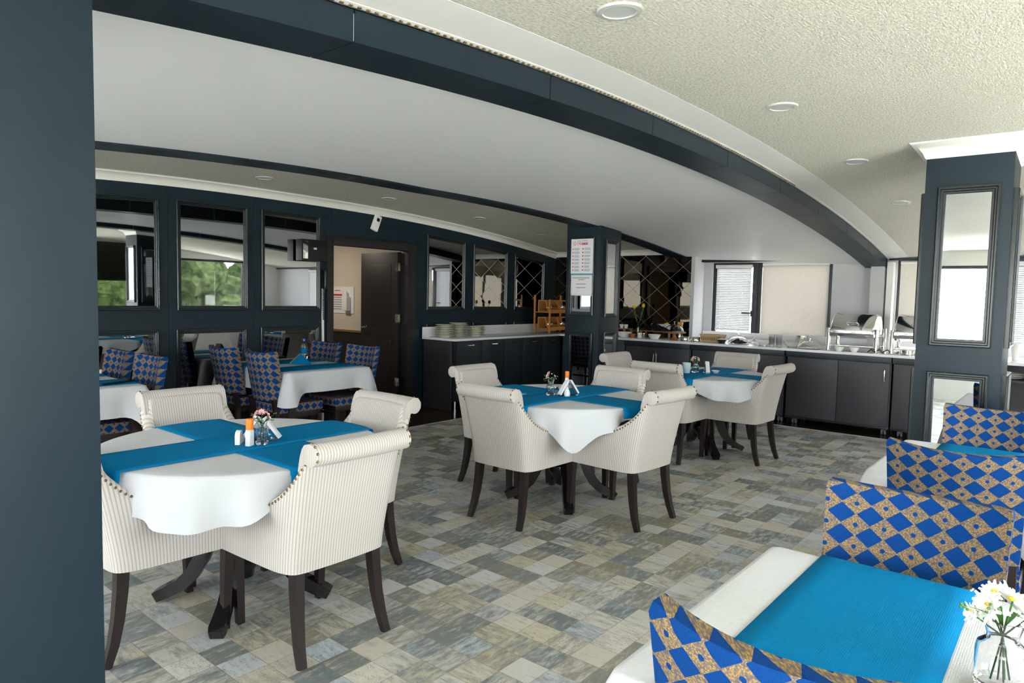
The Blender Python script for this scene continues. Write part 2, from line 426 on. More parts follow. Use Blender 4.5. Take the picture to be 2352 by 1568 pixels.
# ------------------------------------------------------------------ arched roof: heights along the room
def zb(x):
    x = max(x, .3); return 2.312-(.0142 if x > 3.5 else .018)*(x-3.5)**2
def zb2(x): return zb(x)+.0235*max(0, x-4.0)
def zc(x): return zb(x)+.13                      # right hand papered ceiling
def zl(x): return zb(x)+.15+.014*max(0, x-4)     # left hand papered ceiling
XS = [REAR_X+(9.3-REAR_X)*i/90 for i in range(91)]
def strip(name, x0, x1, fa, fb, mat, thick=.03):
    mb = MB(); xs = [x0+(x1-x0)*i/80 for i in range(81)]
    mb.loft([[(x, fa(x)[0], fa(x)[1]), (x, fb(x)[0], fb(x)[1]), (x, fb(x)[0], fb(x)[1]+thick), (x, fa(x)[0], fa(x)[1]+thick)] for x in xs])
    return struct(name, mb, mat)
strip('ceiling_right', REAR_X, 9.3, lambda x: (RIGHT_Y-.1, zc(x)), lambda x: (1.6, zc(x)), 'ceiling_paper')
strip('ceiling_band', REAR_X, 9.3, lambda x: (1.6, zc(x)-.001), lambda x: (1.83, zb(x)+.112), 'white_paint')
strip('ceiling_center', REAR_X, 9.3, lambda x: (2.04, zb(x)+.06), lambda x: (4.25, zb2(x)+.012), 'white_smooth')
strip('ceiling_left', REAR_X, 9.0, lambda x: (4.45, zl(x)), lambda x: (LEFT_Y+.1, zl(x)), 'ceiling_paper')
# roof deck above, keeps daylight out of the ceiling void
mb = MB(); mb.box(REAR_X-.3, 9.7, RIGHT_Y-.3, LEFT_Y+.3, 2.75, 2.85); struct('roof', mb, 'white_paint')

SEAMS = [-1.6, -.6, .40, 1.38, 2.41, 3.32, 4.32, 5.32, 6.3, 7.25, 8.15]
def beam(name, y0, y1, fz, x0, x1, h):
    mb = MB(); cuts = [x0]+[s for s in SEAMS if x0 < s < x1]+[x1]
    for a, b in zip(cuts, cuts[1:]):
        n = 8; xs = [lerp(a+.003, b-.003, i/n) for i in range(n+1)]
        mb.loft([[(x, y0, fz(x)), (x, y1, fz(x)), (x, y1, fz(x)+h), (x, y0, fz(x)+h)] for x in xs])
    struct(name, mb, 'panel')
    mb = MB(); xs = [lerp(x0, x1, i/60) for i in range(61)]
    mb.loft([[(x, y0+.006, fz(x)+.006), (x, y1-.006, fz(x)+.006), (x, y1-.006, fz(x)+h-.01), (x, y0+.006, fz(x)+h-.01)] for x in xs])
    struct(name+'_core', mb, 'white_smooth')
beam('beam_near', 1.81, 2.045, zb, REAR_X, 9.12, .10)
beam('beam_far', 4.25, 4.48, zb2, REAR_X, 9.05, .17)
# LED strip laid on the cove above the near beam
t = thing('led_strip', 'white led tape with tiny diodes running along the top of the near ceiling beam', 'led strip', (0, 0, 0))
mb = MB(); mb.loft([[(x, 1.785, zb(x)+.1085), (x, 1.803, zb(x)+.1035), (x, 1.803, zb(x)+.1065), (x, 1.785, zb(x)+.1115)] for x in [lerp(.3, 9, i/80) for i in range(81)]])
obj('tape', mb, 'led', t)
mb = MB(); x = .6
while x < 5.6:
    mb.box(x, x+.012, 1.79, 1.799, zb(x)+.1015, zb(x)+.1055); x += .034
o = obj('diode', mb, 'tan_trim', t); o['kind'] = 'stuff'

# ------------------------------------------------------------------ floor
mb = MB(); mb.box(REAR_X, 8.13, RIGHT_Y, 5.53, -.05, 0); struct('floor', mb, 'floor_tile')
mb = MB(); mb.box(REAR_X, 8.13, 5.53, 10.2, -.05, 0); mb.box(8.13, 9.6, RIGHT_Y, 10.2, -.05, 0); struct('floor_border', mb, 'floor_wood')
mb = MB(); mb.box(REAR_X, 8.13, 5.522, 5.538, 0, .003); mb.box(8.122, 8.138, RIGHT_Y, 5.53, 0, .003); struct('trim_1', mb, 'grey_wall')

# ------------------------------------------------------------------ left wall
mb = MB(); segs = [REAR_X, -.54, .31, 1.16, 2.013, 2.863, 3.712, 4.564, 4.66]
for a, b in zip(segs, segs[1:]): mb.box(a+.0015, b-.0015, LEFT_Y, LEFT_Y+.10, 0, 2.75)
mb.box(4.66, 5.76, LEFT_Y, LEFT_Y+.10, 1.97, 2.75)
segs = [5.76, 5.979, 6.867, 7.755, 8.667, TILE_X+.2]
for a, b in zip(segs, segs[1:]): mb.box(a+.0015, b-.0015, LEFT_Y, LEFT_Y+.10, 0, 2.75)
struct('wall_left', mb, 'panel')
mb = MB(); mb.box(REAR_X, 4.655, LEFT_Y+.10, LEFT_Y+.14, 0, 2.75); mb.box(5.765, 9.3, LEFT_Y+.10, LEFT_Y+.14, 0, 2.75); struct('wall_left_backing', mb, 'black')
# cornice on the left wall and over the mirrored wall
prof = [(0, -.08), (-.012, -.08), (-.02, -.066), (-.035, -.04), (-.06, -.022), (-.09, -.014), (-.095, -.004), (-.12, 0), (-.12, .01), (0, .01)]
mb = MB(); mb.loft([[(x, LEFT_Y+a, zl(x)+b) for a, b in prof] for x in [lerp(REAR_X, TILE_X, i/80) for i in range(81)]]); struct('cornice_left', mb, 'cornice')
mb = MB(); zt = zl(TILE_X)+.02; mb.loft([[(TILE_X+a, y, zt+b) for a, b in prof] for y in (4.1, LEFT_Y)]); struct('cornice_back', mb, 'cornice')

def mirror_panel(label, O, u, n, quad, glass='mirror_smoked', fw_=.045, grp=None, rows=1):
    """a moulded frame with a mirror; quad=[(u0,z0),(u1,z0),(u1,z1),(u0,z1)] on a plane through O, width axis u, outward normal n"""
    O, u, n = Vector(O), Vector(u), Vector(n)
    cx = sum(q[0] for q in quad)/4; cz = sum(q[1] for q in quad)/4
    t = thing('mirror_panel', label, 'mirror', O+u*cx+zz*cz, 0, grp)
    def loop(inset, d):
        out = []
        for k in range(4):
            a, b, c = quad[k-1], quad[k], quad[(k+1) % 4]
            sx = 1 if b[0] < cx else -1; sz = 1 if b[1] < cz else -1
            sl = (quad[2][1]-quad[3][1])/(quad[2][0]-quad[3][0]) if b[1] > cz else 0
            out.append(u*(b[0]+sx*inset-cx)+zz*(b[1]+sz*inset+sl*sx*inset-cz)+n*d)
        return out
    mb = MB(); pr = [(0, .0), (0, .022), (.006, .028), (.014, .028), (.019, .018), (.027, .018), (.032, .012), (fw_-.004, .012), (fw_, .004)]
    mb.loft([loop(i, d) for i, d in pr], True, False, False); obj('frame', mb, 'moulding', t, angle=25)
    mb = MB(); mb.loft([loop(fw_-.002, .001), loop(fw_-.002, .005)]); obj('mirror_glass', mb, glass, t, smooth=False)
    return t
LW = dict(O=(0, LEFT_Y, 0), u=(1, 0, 0), n=(0, -1, 0))
def top(x): return zl(x)-.08-.115
names = ['behind the foreground column', 'leftmost in view', 'with trees reflected', 'next to the black box']
for i, (a, b) in enumerate([(1.24, 1.94), (2.09, 2.785), (2.935, 3.64), (3.786, 4.49)]):
    if i == 0: continue
    mirror_panel('tall smoked mirror, upper row of the left wall, '+names[i], quad=[(a, 1.243), (b, 1.243), (b, top(b)), (a, top(a))], grp='upper mirrors on the left wall', **LW)
    mirror_panel('smoked mirror, lower row of the left wall, '+['', 'leftmost behind the corner table', 'middle one behind the rectangular table', 'right one next to the doorway'][i], quad=[(a-.01, .22), (b-.015, .22), (b-.015, 1.068), (a-.01, 1.068)], grp='lower mirrors on the left wall', **LW)
for i, (a, b) in enumerate([(6.083, 6.79), (6.951, 7.675), (7.84, 8.565)]):
    mirror_panel('dark framed mirror above the left counter, '+['over the plate stacks', 'middle of the three', 'behind the bamboo rack'][i], quad=[(a, 1.238), (b, 1.238), (b, top(b)), (a, top(a))], grp='mirrors above the left counter', **LW)
    mirror_panel('low mirror behind the white upstand of the left counter, '+['behind the plates', 'in the middle', 'behind the bamboo rack'][i], quad=[(a, .3), (b, .3), (b, 1.062), (a, 1.062)], grp='low mirrors behind the left counter', **LW)

# door casing, leaf, corridor
mb = MB(); c0 = LEFT_Y-.025
mb.box(4.575, 4.66, c0, LEFT_Y+.12, 0, 2.07, .004); mb.box(5.76, 5.885, c0, LEFT_Y+.12, 0, 2.07, .004); mb.box(4.66, 5.76, c0, LEFT_Y+.12, 1.97, 2.07, .004)
struct('door_1', mb, 'door_black')
t = thing('door_leaf', 'black wooden door standing open into the corridor', 'door', (5.735, LEFT_Y+.10, 0))
mb = MB(); mb.box(-.022, .022, .02, .74, .02, 1.955, .003)
for zz0, zz1 in ((.2, .85), (1.0, 1.8)): mb.box(-.026, -.018, .14, .62, zz0, zz1, .003)
obj('leaf', mb, 'door_black', t)
for hz in (.33, 1.13, 1.77):
    mb = MB(); mb.box(-.034, -.018, -.03, .045, hz-.05, hz+.05, .002); mb.tube([(-.034, .01, hz-.055), (-.034, .01, hz+.055)], .008)
    obj('hinge', mb, 'chrome', t)['label'] = 'bright chrome hinge'
mb = MB(); mb.tube([(-.02, .69, .99), (-.065, .69, .99), (-.07, .68, .99), (-.07, .58, .99)], .009); mb.lathe([(.02, 0), (.02, .01)], (-.025, .69, .985)); obj('handle', mb, 'chrome', t)
mb = MB()
mb.box(6.1, 6.2, LEFT_Y+.14, 10.2, .9, 2.6); mb.box(3.2, 6.2, 10.1, 10.2, 0, 2.6); mb.box(3.1, 3.2, LEFT_Y+.14, 10.2, 0, 2.6)
struct('wall_corridor', mb, 'corridor_wall')
mb = MB(); mb.box(6.1, 6.2, LEFT_Y+.14, 10.1, 0, .875); struct('wall_corridor_dado', mb, 'door_black')
mb = MB(); mb.box(6.08, 6.2, LEFT_Y+.14, 10.1, .875, .905, .003); struct('trim_2', mb, 'tan_trim')
mb = MB(); mb.box(3.1, 6.2, LEFT_Y+.14, 10.2, 2.35, 2.45); struct('ceiling_corridor', mb, 'white_paint')
l = bpy.data.lights.new('corridor_lamp', 'AREA'); l.size = .35; l.energy = 7; l.color = (1, .88, .72)
o = bpy.data.objects.new('corridor_lamp', l); COL.objects.link(o); o.location = (4.9, 8.2, 2.33)
tag(solid('ceiling_lamp', MB().lathe([(.2, 0), (.2, .012)], n=20), 'lamp_diffuser', 'x', 'lamp', (4.9, 8.2, 2.337)), 'round flat lamp on the corridor ceiling beyond the door', 'lamp')
# corridor notice and dispenser
t = thing('notice', 'white notice with a red heading on the corridor wall beyond the door', 'notice', (6.096, 8.24, 1.33))
mb = MB(); mb.box(-.004, .002, -.27, .27, -.19, .19); obj('sheet', mb, 'paper', t)
mb = MB(); mb.box(-.006, -.003, .0, .2, .06, .085); mb.box(-.006, -.003, .04, .17, .13, .14); obj('heading', mb, 'ink_red', t)
mb = MB()
for r in range(6): mb.box(-.006, -.003, .0, .22, .03-r*.033, .04-r*.033)
o = obj('printed_lines', mb, 'ink_grey', t)
t = thing('soap_dispenser', 'white soap dispenser mounted over the corridor notice', 'dispenser', (6.09, 8.1, 1.2))
mb = MB(); mb.box(-.07, 0, -.06, .06, -.02, .18, .015); obj('body', mb, 'plastic_white', t)
mb = MB(); mb.lathe([(.02, .18), (.022, .24), (.012, .26)], (-.035, 0, 0), 12); obj('pump', mb, 'plastic_white', t)

# ------------------------------------------------------------------ mirrored back wall, return, window wall
mb = MB(); mb.box(TILE_X, TILE_X+.05, 4.17, LEFT_Y, 0, 2.75); struct('wall_mirrored', mb, 'mirror_tile', angle=1)
mb = MB(); mb.box(TILE_X, BACK_X+.1, 4.12, 4.17, 0, 2.75); mb.box(BACK_X, BACK_X+.1, 4.0, 4.12, 0, 2.75); mb.box(TILE_X+.05, BACK_X+.1, 4.17, LEFT_Y+.1, 2.2, 2.75); struct('wall_return', mb, 'grey_wall')
WINS = [(3.385, 4.0), (2.435, 3.38), (.98, 1.715), (-.75, .72)]
mb = MB(); Z0, Z1 = .93, 1.955
mb.box(BACK_X, BACK_X+.1, RIGHT_Y, 4.0, 0, Z0); mb.box(BACK_X, BACK_X+.1, RIGHT_Y, 4.0, Z1, 2.75)
ys = [RIGHT_Y, -.75, .72, .98, 1.715, 2.435]
for a, b in zip(ys[::2], ys[1::2]): mb.box(BACK_X, BACK_X+.1, a, b, Z0, Z1)
struct('wall_back', mb, 'grey_wall')
mb = MB(); mb.box(9.03, BACK_X, 1.82, 1.965, 0, 1.9); struct('wall_pier', mb, 'grey_wall')
mb = MB(); mb.box(9.08, BACK_X, 2.045, 4.3, 1.962, 2.005, .003); mb.box(BACK_X-.06, BACK_X, RIGHT_Y, 1.8, 1.955, 1.975, .003); struct('trim_3', mb, 'panel')
mb = MB(); mb.box(9.06, BACK_X-.01, 1.735, 1.80, .9, 1.93, .004); struct('trim_4', mb, 'white_paint')

def frame_mb(axis, pos, a0, a1, z0, z1, w, d, mull=()):
    mb = MB()
    def bx(p0, p1, q0, q1):
        if axis == 'x': mb.box(pos, pos+d, p0, p1, q0, q1, .003)
        else: mb.box(p0, p1, pos, pos+d, q0, q1, .003)
    bx(a0, a0+w, z0, z1); bx(a1-w, a1, z0, z1); bx(a0+w, a1-w, z0, z0+w); bx(a0+w, a1-w, z1-w, z1)
    for m in mull: bx(m-w/2, m+w/2, z0+w, z1-w)
    return mb
def pane_mb(axis, pos, a0, a1, z0, z1):
    mb = MB()
    if axis == 'x': mb.box(pos, pos+.006, a0, a1, z0, z1)
    else: mb.box(a0, a1, pos, pos+.006, z0, z1)
    return mb
wn_ = 1
def window(axis, pos, a0, a1, z0, z1, w=.05, d=.06, mull=()):
    global wn_
    o = struct('window_%d' % wn_, frame_mb(axis, pos, a0, a1, z0, z1, w, d, mull), 'frame_metal'); wn_ += 1
    obj('pane', pane_mb(axis, pos+d/2, a0+w*.8, a1-w*.8, z0+w*.8, z1-w*.8), 'window_glass', o, smooth=False)
    return o
for i, (a, b) in enumerate(WINS): window('x', BACK_X+.02, a, b, Z0, Z1, .06 if i < 2 else .04)
# window handle of the narrow casement
mb = MB(); mb.box(9.205, 9.22, 3.435, 3.455, 1.23, 1.31, .003); mb.box(9.185, 9.20, 3.44, 3.57, 1.268, 1.284, .003); mb.box(9.19, 9.21, 3.438, 3.452, 1.265, 1.287)
solid('window_handle', mb, 'frame_metal', 'dark lever handle on the narrow casement window with the white slatted blind', 'handle')
def venetian(label, y0, y1, z0, z1, x):
    t = thing('venetian_blind', label, 'blind', (x, (y0+y1)/2, z1), 0, 'venetian blinds')
    w = (y1-y0)/2; mb = MB(); mb.box(-.03, .02, -w-.01, w+.01, -.045, 0, .003); obj('headrail', mb, 'plastic_white', t)
    n = int((z1-z0-.05)/.0232); mb = MB()
    for k in range(n):
        z = -.055-k*.0232; mb.box(-.0125, .0125, -w, w, -.0006, .0006, mat=T(0, 0, z) @ RY(math.radians(-66)))
    o = obj('slats', mb, 'slat', t); o['kind'] = 'stuff'
    for yy in (-w*.55, w*.1, w*.75):
        mb = MB(); mb.tube([(-.018, yy, -.04), (-.018, yy, -(z1-z0))], .0015, 5); obj('ladder_cord', mb, 'plastic_white', t)
    mb = MB(); mb.box(-.012, .012, -w, w, -(z1-z0), -(z1-z0)+.018, .003); obj('bottom_rail', mb, 'plastic_white', t)
    return t
venetian('white slatted venetian blind over the narrow casement window', 3.455, 3.935, 1.03, 1.925, 9.19)
venetian('white slatted venetian blind on the window right of the near square column', -.7, .67, 1.03, 1.925, 9.19)
def roller(label, y0, y1, z0, z1, x):
    t = thing('roller_blind', label, 'blind', (x, (y0+y1)/2, z1), 0, 'roller blinds'); w = (y1-y0)/2
    mb = MB(); mb.box(-.0008, .0008, -w, w, -(z1-z0), .0); obj('fabric', mb, 'roller_fabric', t)
    mb = MB(); mb.tube([(.0, -w, .012), (.0, w, .012)], .02, 12); obj('roller_tube', mb, 'white_paint', t)
    mb = MB(); mb.box(-.006, .006, -w, w, -(z1-z0)-.02, -(z1-z0), .003); obj('hem_bar', mb, 'white_paint', t)
roller('cream woven roller blind filling the wide back window behind the glass bowls', 2.475, 3.31, 1.0, 1.915, 9.212)
roller('cream woven roller blind behind the second chafing dish, half hidden by the near column', .99, 1.68, 1.30, 1.915, 9.19)

# ------------------------------------------------------------------ right and rear walls with windows, outdoors
def wall_open(name, axis, pos, th, a0, a1, holes):
    mb = MB()
    def bx(p, q, z0, z1):
        if q-p < 1e-4: return
        if axis == 'y': mb.box(p, q, pos-th, pos, z0, z1)
        else: mb.box(pos-th, pos, p, q, z0, z1)
    c = a0
    for h0, h1, z0, z1 in holes:
        bx(c, h0, 0, 2.75); bx(h0, h1, 0, z0); bx(h0, h1, z1, 2.75); c = h1
    bx(c, a1, 0, 2.75); struct(name, mb, 'white_paint')
wall_open('wall_right', 'y', RIGHT_Y, .12, REAR_X-.1, 9.3, RW)
wall_open('wall_rear', 'x', REAR_X, .12, RIGHT_Y-.1, LEFT_Y+.1, BW)
for x0, x1, z0, z1 in RW: window('y', RIGHT_Y-.09, x0, x1, z0, z1, .05, .06, ((x0+x1)/2,) if x0 < 3 else ())
for y0, y1, z0, z1 in BW: window('x', REAR_X-.09, y0, y1, z0, z1, .05, .06)
mb = MB(); mb.box(-40, 40, -60, RIGHT_Y-.6, -3.1, -3); mb.box(-60, -3.2, -3, 40, -3.1, -3); struct('ground', mb, 'bounce_ground')  # ground made near-white to bounce daylight up to the ceiling
tree_spots = [(4.0, -10, 3.4, 'foliage_yellow'), (7.6, -10.5, 3.8, 'foliage'), (11.3, -11, 3.8, 'foliage_pale'), (15.2, -12, 4.4, 'foliage'), (19.4, -13, 4.4, 'foliage_pale'), (24.0, -14, 4.8, 'foliage'), (29, -15, 5.0, 'foliage_yellow'), (9.6, -17, 5.5, 'foliage_pale')]
for i, (x, y, s, mt) in enumerate(tree_spots):
    t = thing('tree', ['bushy tree with yellow leaves outside, mirrored at the far left', 'dark green tree outside the right windows', 'pale green tree seen in the second wall mirror', 'dark bushy tree seen in the second wall mirror', 'pale tree right of the dark bushy one outside', 'large dark tree further from the windows', 'yellowish tree at the far end outside', 'farthest dark tree outside'][i], 'tree', (x, y, -3), 0, 'trees outside the right windows')
    mb = MB(); mb.tube([(0, 0, 0), (.05, 0, 1.5), (0, .1, 3)], [.16, .12, .08]); obj('trunk', mb, 'tree_trunk', t)
    mb = MB(); rr = random.Random(i)
    for k in range(26):
        a = rr.uniform(0, 2*PI); r = rr.uniform(0, s*.45); mb.blob((r*math.cos(a), r*math.sin(a), 1.2+rr.uniform(.0, 3.9)), rr.uniform(.6, 1.1), 3, jit=.16, rnd=rr)
    obj('foliage', mb, mt, t)
t = thing('television', 'flat black television on the right wall, seen in the leftmost wall mirror', 'television', (5.4, RIGHT_Y+.1, 1.55))
mb = MB(); mb.box(-.5, .44, 0, .05, .02, .78, .006); obj('casing', mb, 'black', t)
mb = MB(); mb.box(-.485, .425, .048, .054, .045, .765); obj('screen', mb, 'screen', t)
mb = MB(); mb.box(-.1, .1, -.2, .0, .2, .4); obj('bracket', mb, 'black', t)

# ------------------------------------------------------------------ columns
mb = MB(); mb.box(.19, .632, 1.80, 2.245, 0, 2.6, .003); struct('column_front', mb, 'panel')
def panel_column(name, x0, x1, y0, y1, ztop):
    mb = MB(); mb.box(x0, x1, y0, y1, 0, ztop, .003); return struct(name, mb, 'panel')
panel_column('column_middle', 6.6, 7.04, 4.2, 4.66, zb2(6.8)+.16)
panel_column('column_right', 4.87, 5.31, .345, .785, zc(5.1)+.02)
def face_panels(where, O, u, n, a0, a1, up0, up1, lo1, glass):
    mirror_panel('tall dark framed mirror on the %s, upper half' % where, O, u, n, [(a0, up0), (a1, up0), (a1, up1), (a0, up1)], glass, grp='column mirrors')
    mirror_panel('dark framed mirror on the %s, lower half' % where, O, u, n, [(a0, .2), (a1, .2), (a1, lo1), (a0, lo1)], glass, grp='column mirrors')
face_panels('middle column face that carries the poster', (6.6, 4.2, 0), (0, 1, 0), (-1, 0, 0), .07, .405, 1.235, 2.125, 1.038, 'mirror')
face_panels('middle column right hand face', (6.6, 4.2, 0), (1, 0, 0), (0, -1, 0), .09, .36, 1.22, 2.10, 1.05, 'mirror')
face_panels('near right column front face', (4.87, .345, 0), (0, 1, 0), (-1, 0, 0), .055, .37, 1.198, 2.15, 1.042, 'mirror')
face_panels('near right column right hand face', (4.87, .345, 0), (1, 0, 0), (0, -1, 0), .06, .38, 1.198, 2.13, 1.042, 'mirror')
face_panels('near right column left hand face', (4.87, .785, 0), (1, 0, 0), (0, 1, 0), .06, .38, 1.198, 2.13, 1.042, 'mirror')
mb = MB(); pc = [(0, -.09), (.008, -.085), (.02, -.055), (.045, -.025), (.075, -.012), (.085, 0), (.085, .02)]
mb.loft([[(x, y, zc(x)+b) for x, y in ((4.87-a, .345-a), (5.31+a, .345-a), (5.31+a, .785+a), (4.87-a, .785+a))] for a, b in pc], True, False, False); struct('cornice_column', mb, 'cornice')
# posters on the middle column
t = thing('poster', 'white illustrated rules poster with a red number 14 taped on the middle column', 'poster', (6.573, 4.43, 1.70))
W2 = .15
mb = MB(); mb.box(-.002, .002, -W2, W2, 0, .405); obj('sheet', mb, 'paper', t)
def mark(mb, y0, y1, z0, z1): mb.box(-.0045, -.0025, y0, y1, z0, z1)   # +y is the left of the sheet as seen
mb = MB(); mark(mb, -W2, W2, 0, .012); obj('footer', mb, 'ink_teal', t)
mb = MB(); mark(mb, -.035, -.02, .345, .352)
for r in range(2): mark(mb, -.08, .01, .352-r*.014, .361-r*.014)
rg = random.Random(3)
for r in range(7):
    mark(mb, .112, .126, .285-r*.04, .297-r*.04); mark(mb, -.022, -.006, .285-r*.04, .299-r*.04)
ring = []
mb.loft([[(-.004, .10+r_*math.cos(2*PI*k/20), .355+r_*math.sin(2*PI*k/20)) for k in range(20)] for r_ in (.021, .016)], True, False, False)
obj('red_print', mb, 'ink_red', t)
mb = MB(); mark(mb, -.07, .06, .378, .384)
for r in range(7):
    for q in range(3): mark(mb, .03+rg.uniform(0, .012), .10, .296-r*.04-q*.009, .300-r*.04-q*.009); mark(mb, -.12+rg.uniform(0, .02), -.035, .298-r*.04-q*.009, .302-r*.04-q*.009)
obj('text_lines', mb, 'ink_grey', t)
def text_part(s, size, loc, mat, parent, name):
    c = bpy.data.curves.new(name, 'FONT'); c.body = s; c.size = size; c.align_x = 'LEFT'; c.extrude = .0008
    q = bpy.data.objects.new(name, c); COL.objects.link(q); me = bpy.data.meshes.new_from_object(q.evaluated_get(bpy.context.evaluated_depsgraph_get())); bpy.data.objects.remove(q)
    me.materials.clear(); me.materials.append(MATS[mat]); o = bpy.data.objects.new(name, me); COL.objects.link(o); o.parent = parent; o.location = loc
    o.rotation_euler = (PI/2, 0, -PI/2); return o
text_part('14', .05, (-.004, .07, .336), 'ink_red', t, 'number')
t = thing('notice', 'white paper notice with printed lines hanging under the poster', 'notice', (6.575, 4.425, 1.46))
mb = MB(); mb.grid(lambda a, b: (.003*math.sin(a*9)*(1-b)-.002*math.sin(b*7), lerp(-.148, .152, a), lerp(0, .238, b)), 12, 10)
o = obj('sheet', mb, 'paper', t); md = o.modifiers.new('thickness', 'SOLIDIFY'); md.thickness = .001
mb = MB()
for z, a, b in ((.2, -.11, .12), (.18, -.04, .04), (.13, -.06, .07), (.09, -.06, .065)): mb.box(-.0105, -.0085, a, b, z, z+.006)
obj('text_lines', mb, 'ink_dark', t)

# ------------------------------------------------------------------ wall fittings
t = thing('alarm_box', 'small black metal box with a silver lock at the top of a wall mirror', 'box', (4.335, LEFT_Y-.03, 1.77))
mb = MB(); mb.box(-.16, .16, -.11, .0, 0, .225, .006); obj('casing', mb, 'black', t)
mb = MB(); mb.box(-.145, -.085, -.114, -.108, .02, .205, .002); obj('front_strip', mb, 'chrome', t)
mb = MB(); mb.box(-.02, .02, -.118, -.108, .12, .15, .003); obj('lock', mb, 'chrome', t)
t = thing('intercom_phone', 'black handset phone with a coiled cord on the wall left of the door', 'phone', (4.535, LEFT_Y-.0, 1.48))
mb = MB(); mb.box(-.03, .03, -.035, 0, 0, .2, .012); obj('cradle', mb, 'black', t)
mb = MB(); mb.tube([(-.005, -.05, .0), (-.005, -.06, .03), (-.005, -.055, .1), (-.005, -.062, .17), (-.005, -.05, .2)], [.018, .022, .015, .022, .018], 10); obj('handset', mb, 'black', t)
mb = MB(); mb.tube([(-.01+.010*math.cos(k*1.1), -.028+.010*math.sin(k*1.1), -k*.0032) for k in range(110)], .0035, 5); obj('coiled_cord', mb, 'black', t)
mb = MB(); mb.box(4.517, 4.542, LEFT_Y-.016, LEFT_Y, .0, 1.48, .003); solid('cable_duct', mb, 'plastic_white', 'narrow white cable duct running down the wall under the black handset', 'cable duct')
t = thing('sensor', 'tilted white wall sensor above the open door', 'sensor', (5.24, LEFT_Y-.02, 2.26))
M_ = RY(math.radians(22))
mb = MB(); mb.box(-.045, .045, -.04, .0, -.095, .095, .012, mat=M_); obj('casing', mb, 'plastic_white', t)
mb = MB(); mb.box(-.02, .02, -.043, -.038, .02, .06, .002, mat=M_); obj('lens', mb, 'black', t)
# downlights
def downlight(label, x, y, z, slope):
    t = thing('downlight', label, 'ceiling light', (x, y, z), 0, 'recessed ceiling lights'); t.rotation_euler = (0, -math.atan(slope), 0)
    mb = MB(); mb.lathe([(.055, -.004), (.058, -.010), (.075, -.008), (.078, .0), (.055, .0)], n=28, cap0=False, cap1=False); obj('rim', mb, 'lamp_grey', t)
    mb = MB(); mb.lathe([(.057, -.006), (.057, -.002)], n=28); obj('diffuser', mb, 'lamp_diffuser', t)
w = ['nearest', 'second', 'third', 'fourth', 'fifth']
for i, x in enumerate((2.03, 3.63, 5.12, 6.63, 8.05)):
    downlight('round recessed light in the right papered ceiling, %s from the camera' % w[i], x, 1.245, zc(x), (zc(x+.1)-zc(x-.1))/.2)
for i, x in enumerate((3.40, 4.85, 6.28, 7.55)):
    downlight('round recessed light in the left papered ceiling, %s from the left' % w[i].replace('nearest', 'first'), x, 5.75, zl(x), (zl(x+.1)-zl(x-.1))/.2)

# ------------------------------------------------------------------ counters
mb = MB(); mb.box(6.0, TILE_X, 5.87, LEFT_Y-.03, .872, .9, .003); mb.box(6.0, TILE_X, LEFT_Y-.048, LEFT_Y-.03, .9, 1.022, .002); mb.box(6.0, 6.018, LEFT_Y-.14, LEFT_Y-.048, .9, 1.0, .002)
solid('worktop', mb, 'quartz', 'long white quartz worktop with upstand along the left wall', 'worktop')
mb = MB(); mb.box(8.19, TILE_X-.002, 4.12, 5.868, .872, .9, .003); mb.box(8.19, BACK_X-.01, -1.2, 4.115, .872, .9, .003); mb.box(BACK_X-.03, BACK_X-.012, -1.2, 4.11, .9, 1.01, .002)
solid('worktop', mb, 'quartz', 'long white quartz worktop of the buffet along the back wall', 'worktop')
t = thing('cabinet', 'dark base cabinet with five doors under the left worktop', 'cabinet', (6.03, 5.89, 0))
mb = MB(); mb.box(.03, 2.21, .02, .56, .12, .87); obj('carcass', mb, 'cabinet_teal', t)
mb = MB(); mb.box(0, .022, .07, .56, .0, .868, .002); obj('side_panel', mb, 'cabinet', t)['label'] = 'brown black end panel'
ds = [.03, .48, .935, 1.325, 1.78, 2.215]
for a, b in zip(ds, ds[1:]):
    mb = MB(); mb.box(a+.003, b-.003, .0, .02, .125, .865, .002); d = obj('door', mb, 'cabinet_teal', t)
    mb = MB(); c = (a+b)/2; mb.tube([(c-.06, 0, .815), (c-.06, -.025, .815), (c-.055, -.03, .815), (c+.055, -.03, .815), (c+.06, -.025, .815), (c+.06, 0, .815)], .005, 6); obj('handle', mb, 'chrome', d)
for x in (.06, 1.1, 2.15):
    mb = MB(); mb.lathe([(.016, .01), (.016, .12)], (x, .05, 0), 12); mb.lathe([(.024, 0), (.024, .01)], (x, .05, 0), 12); obj('leg', mb, 'chrome', t)
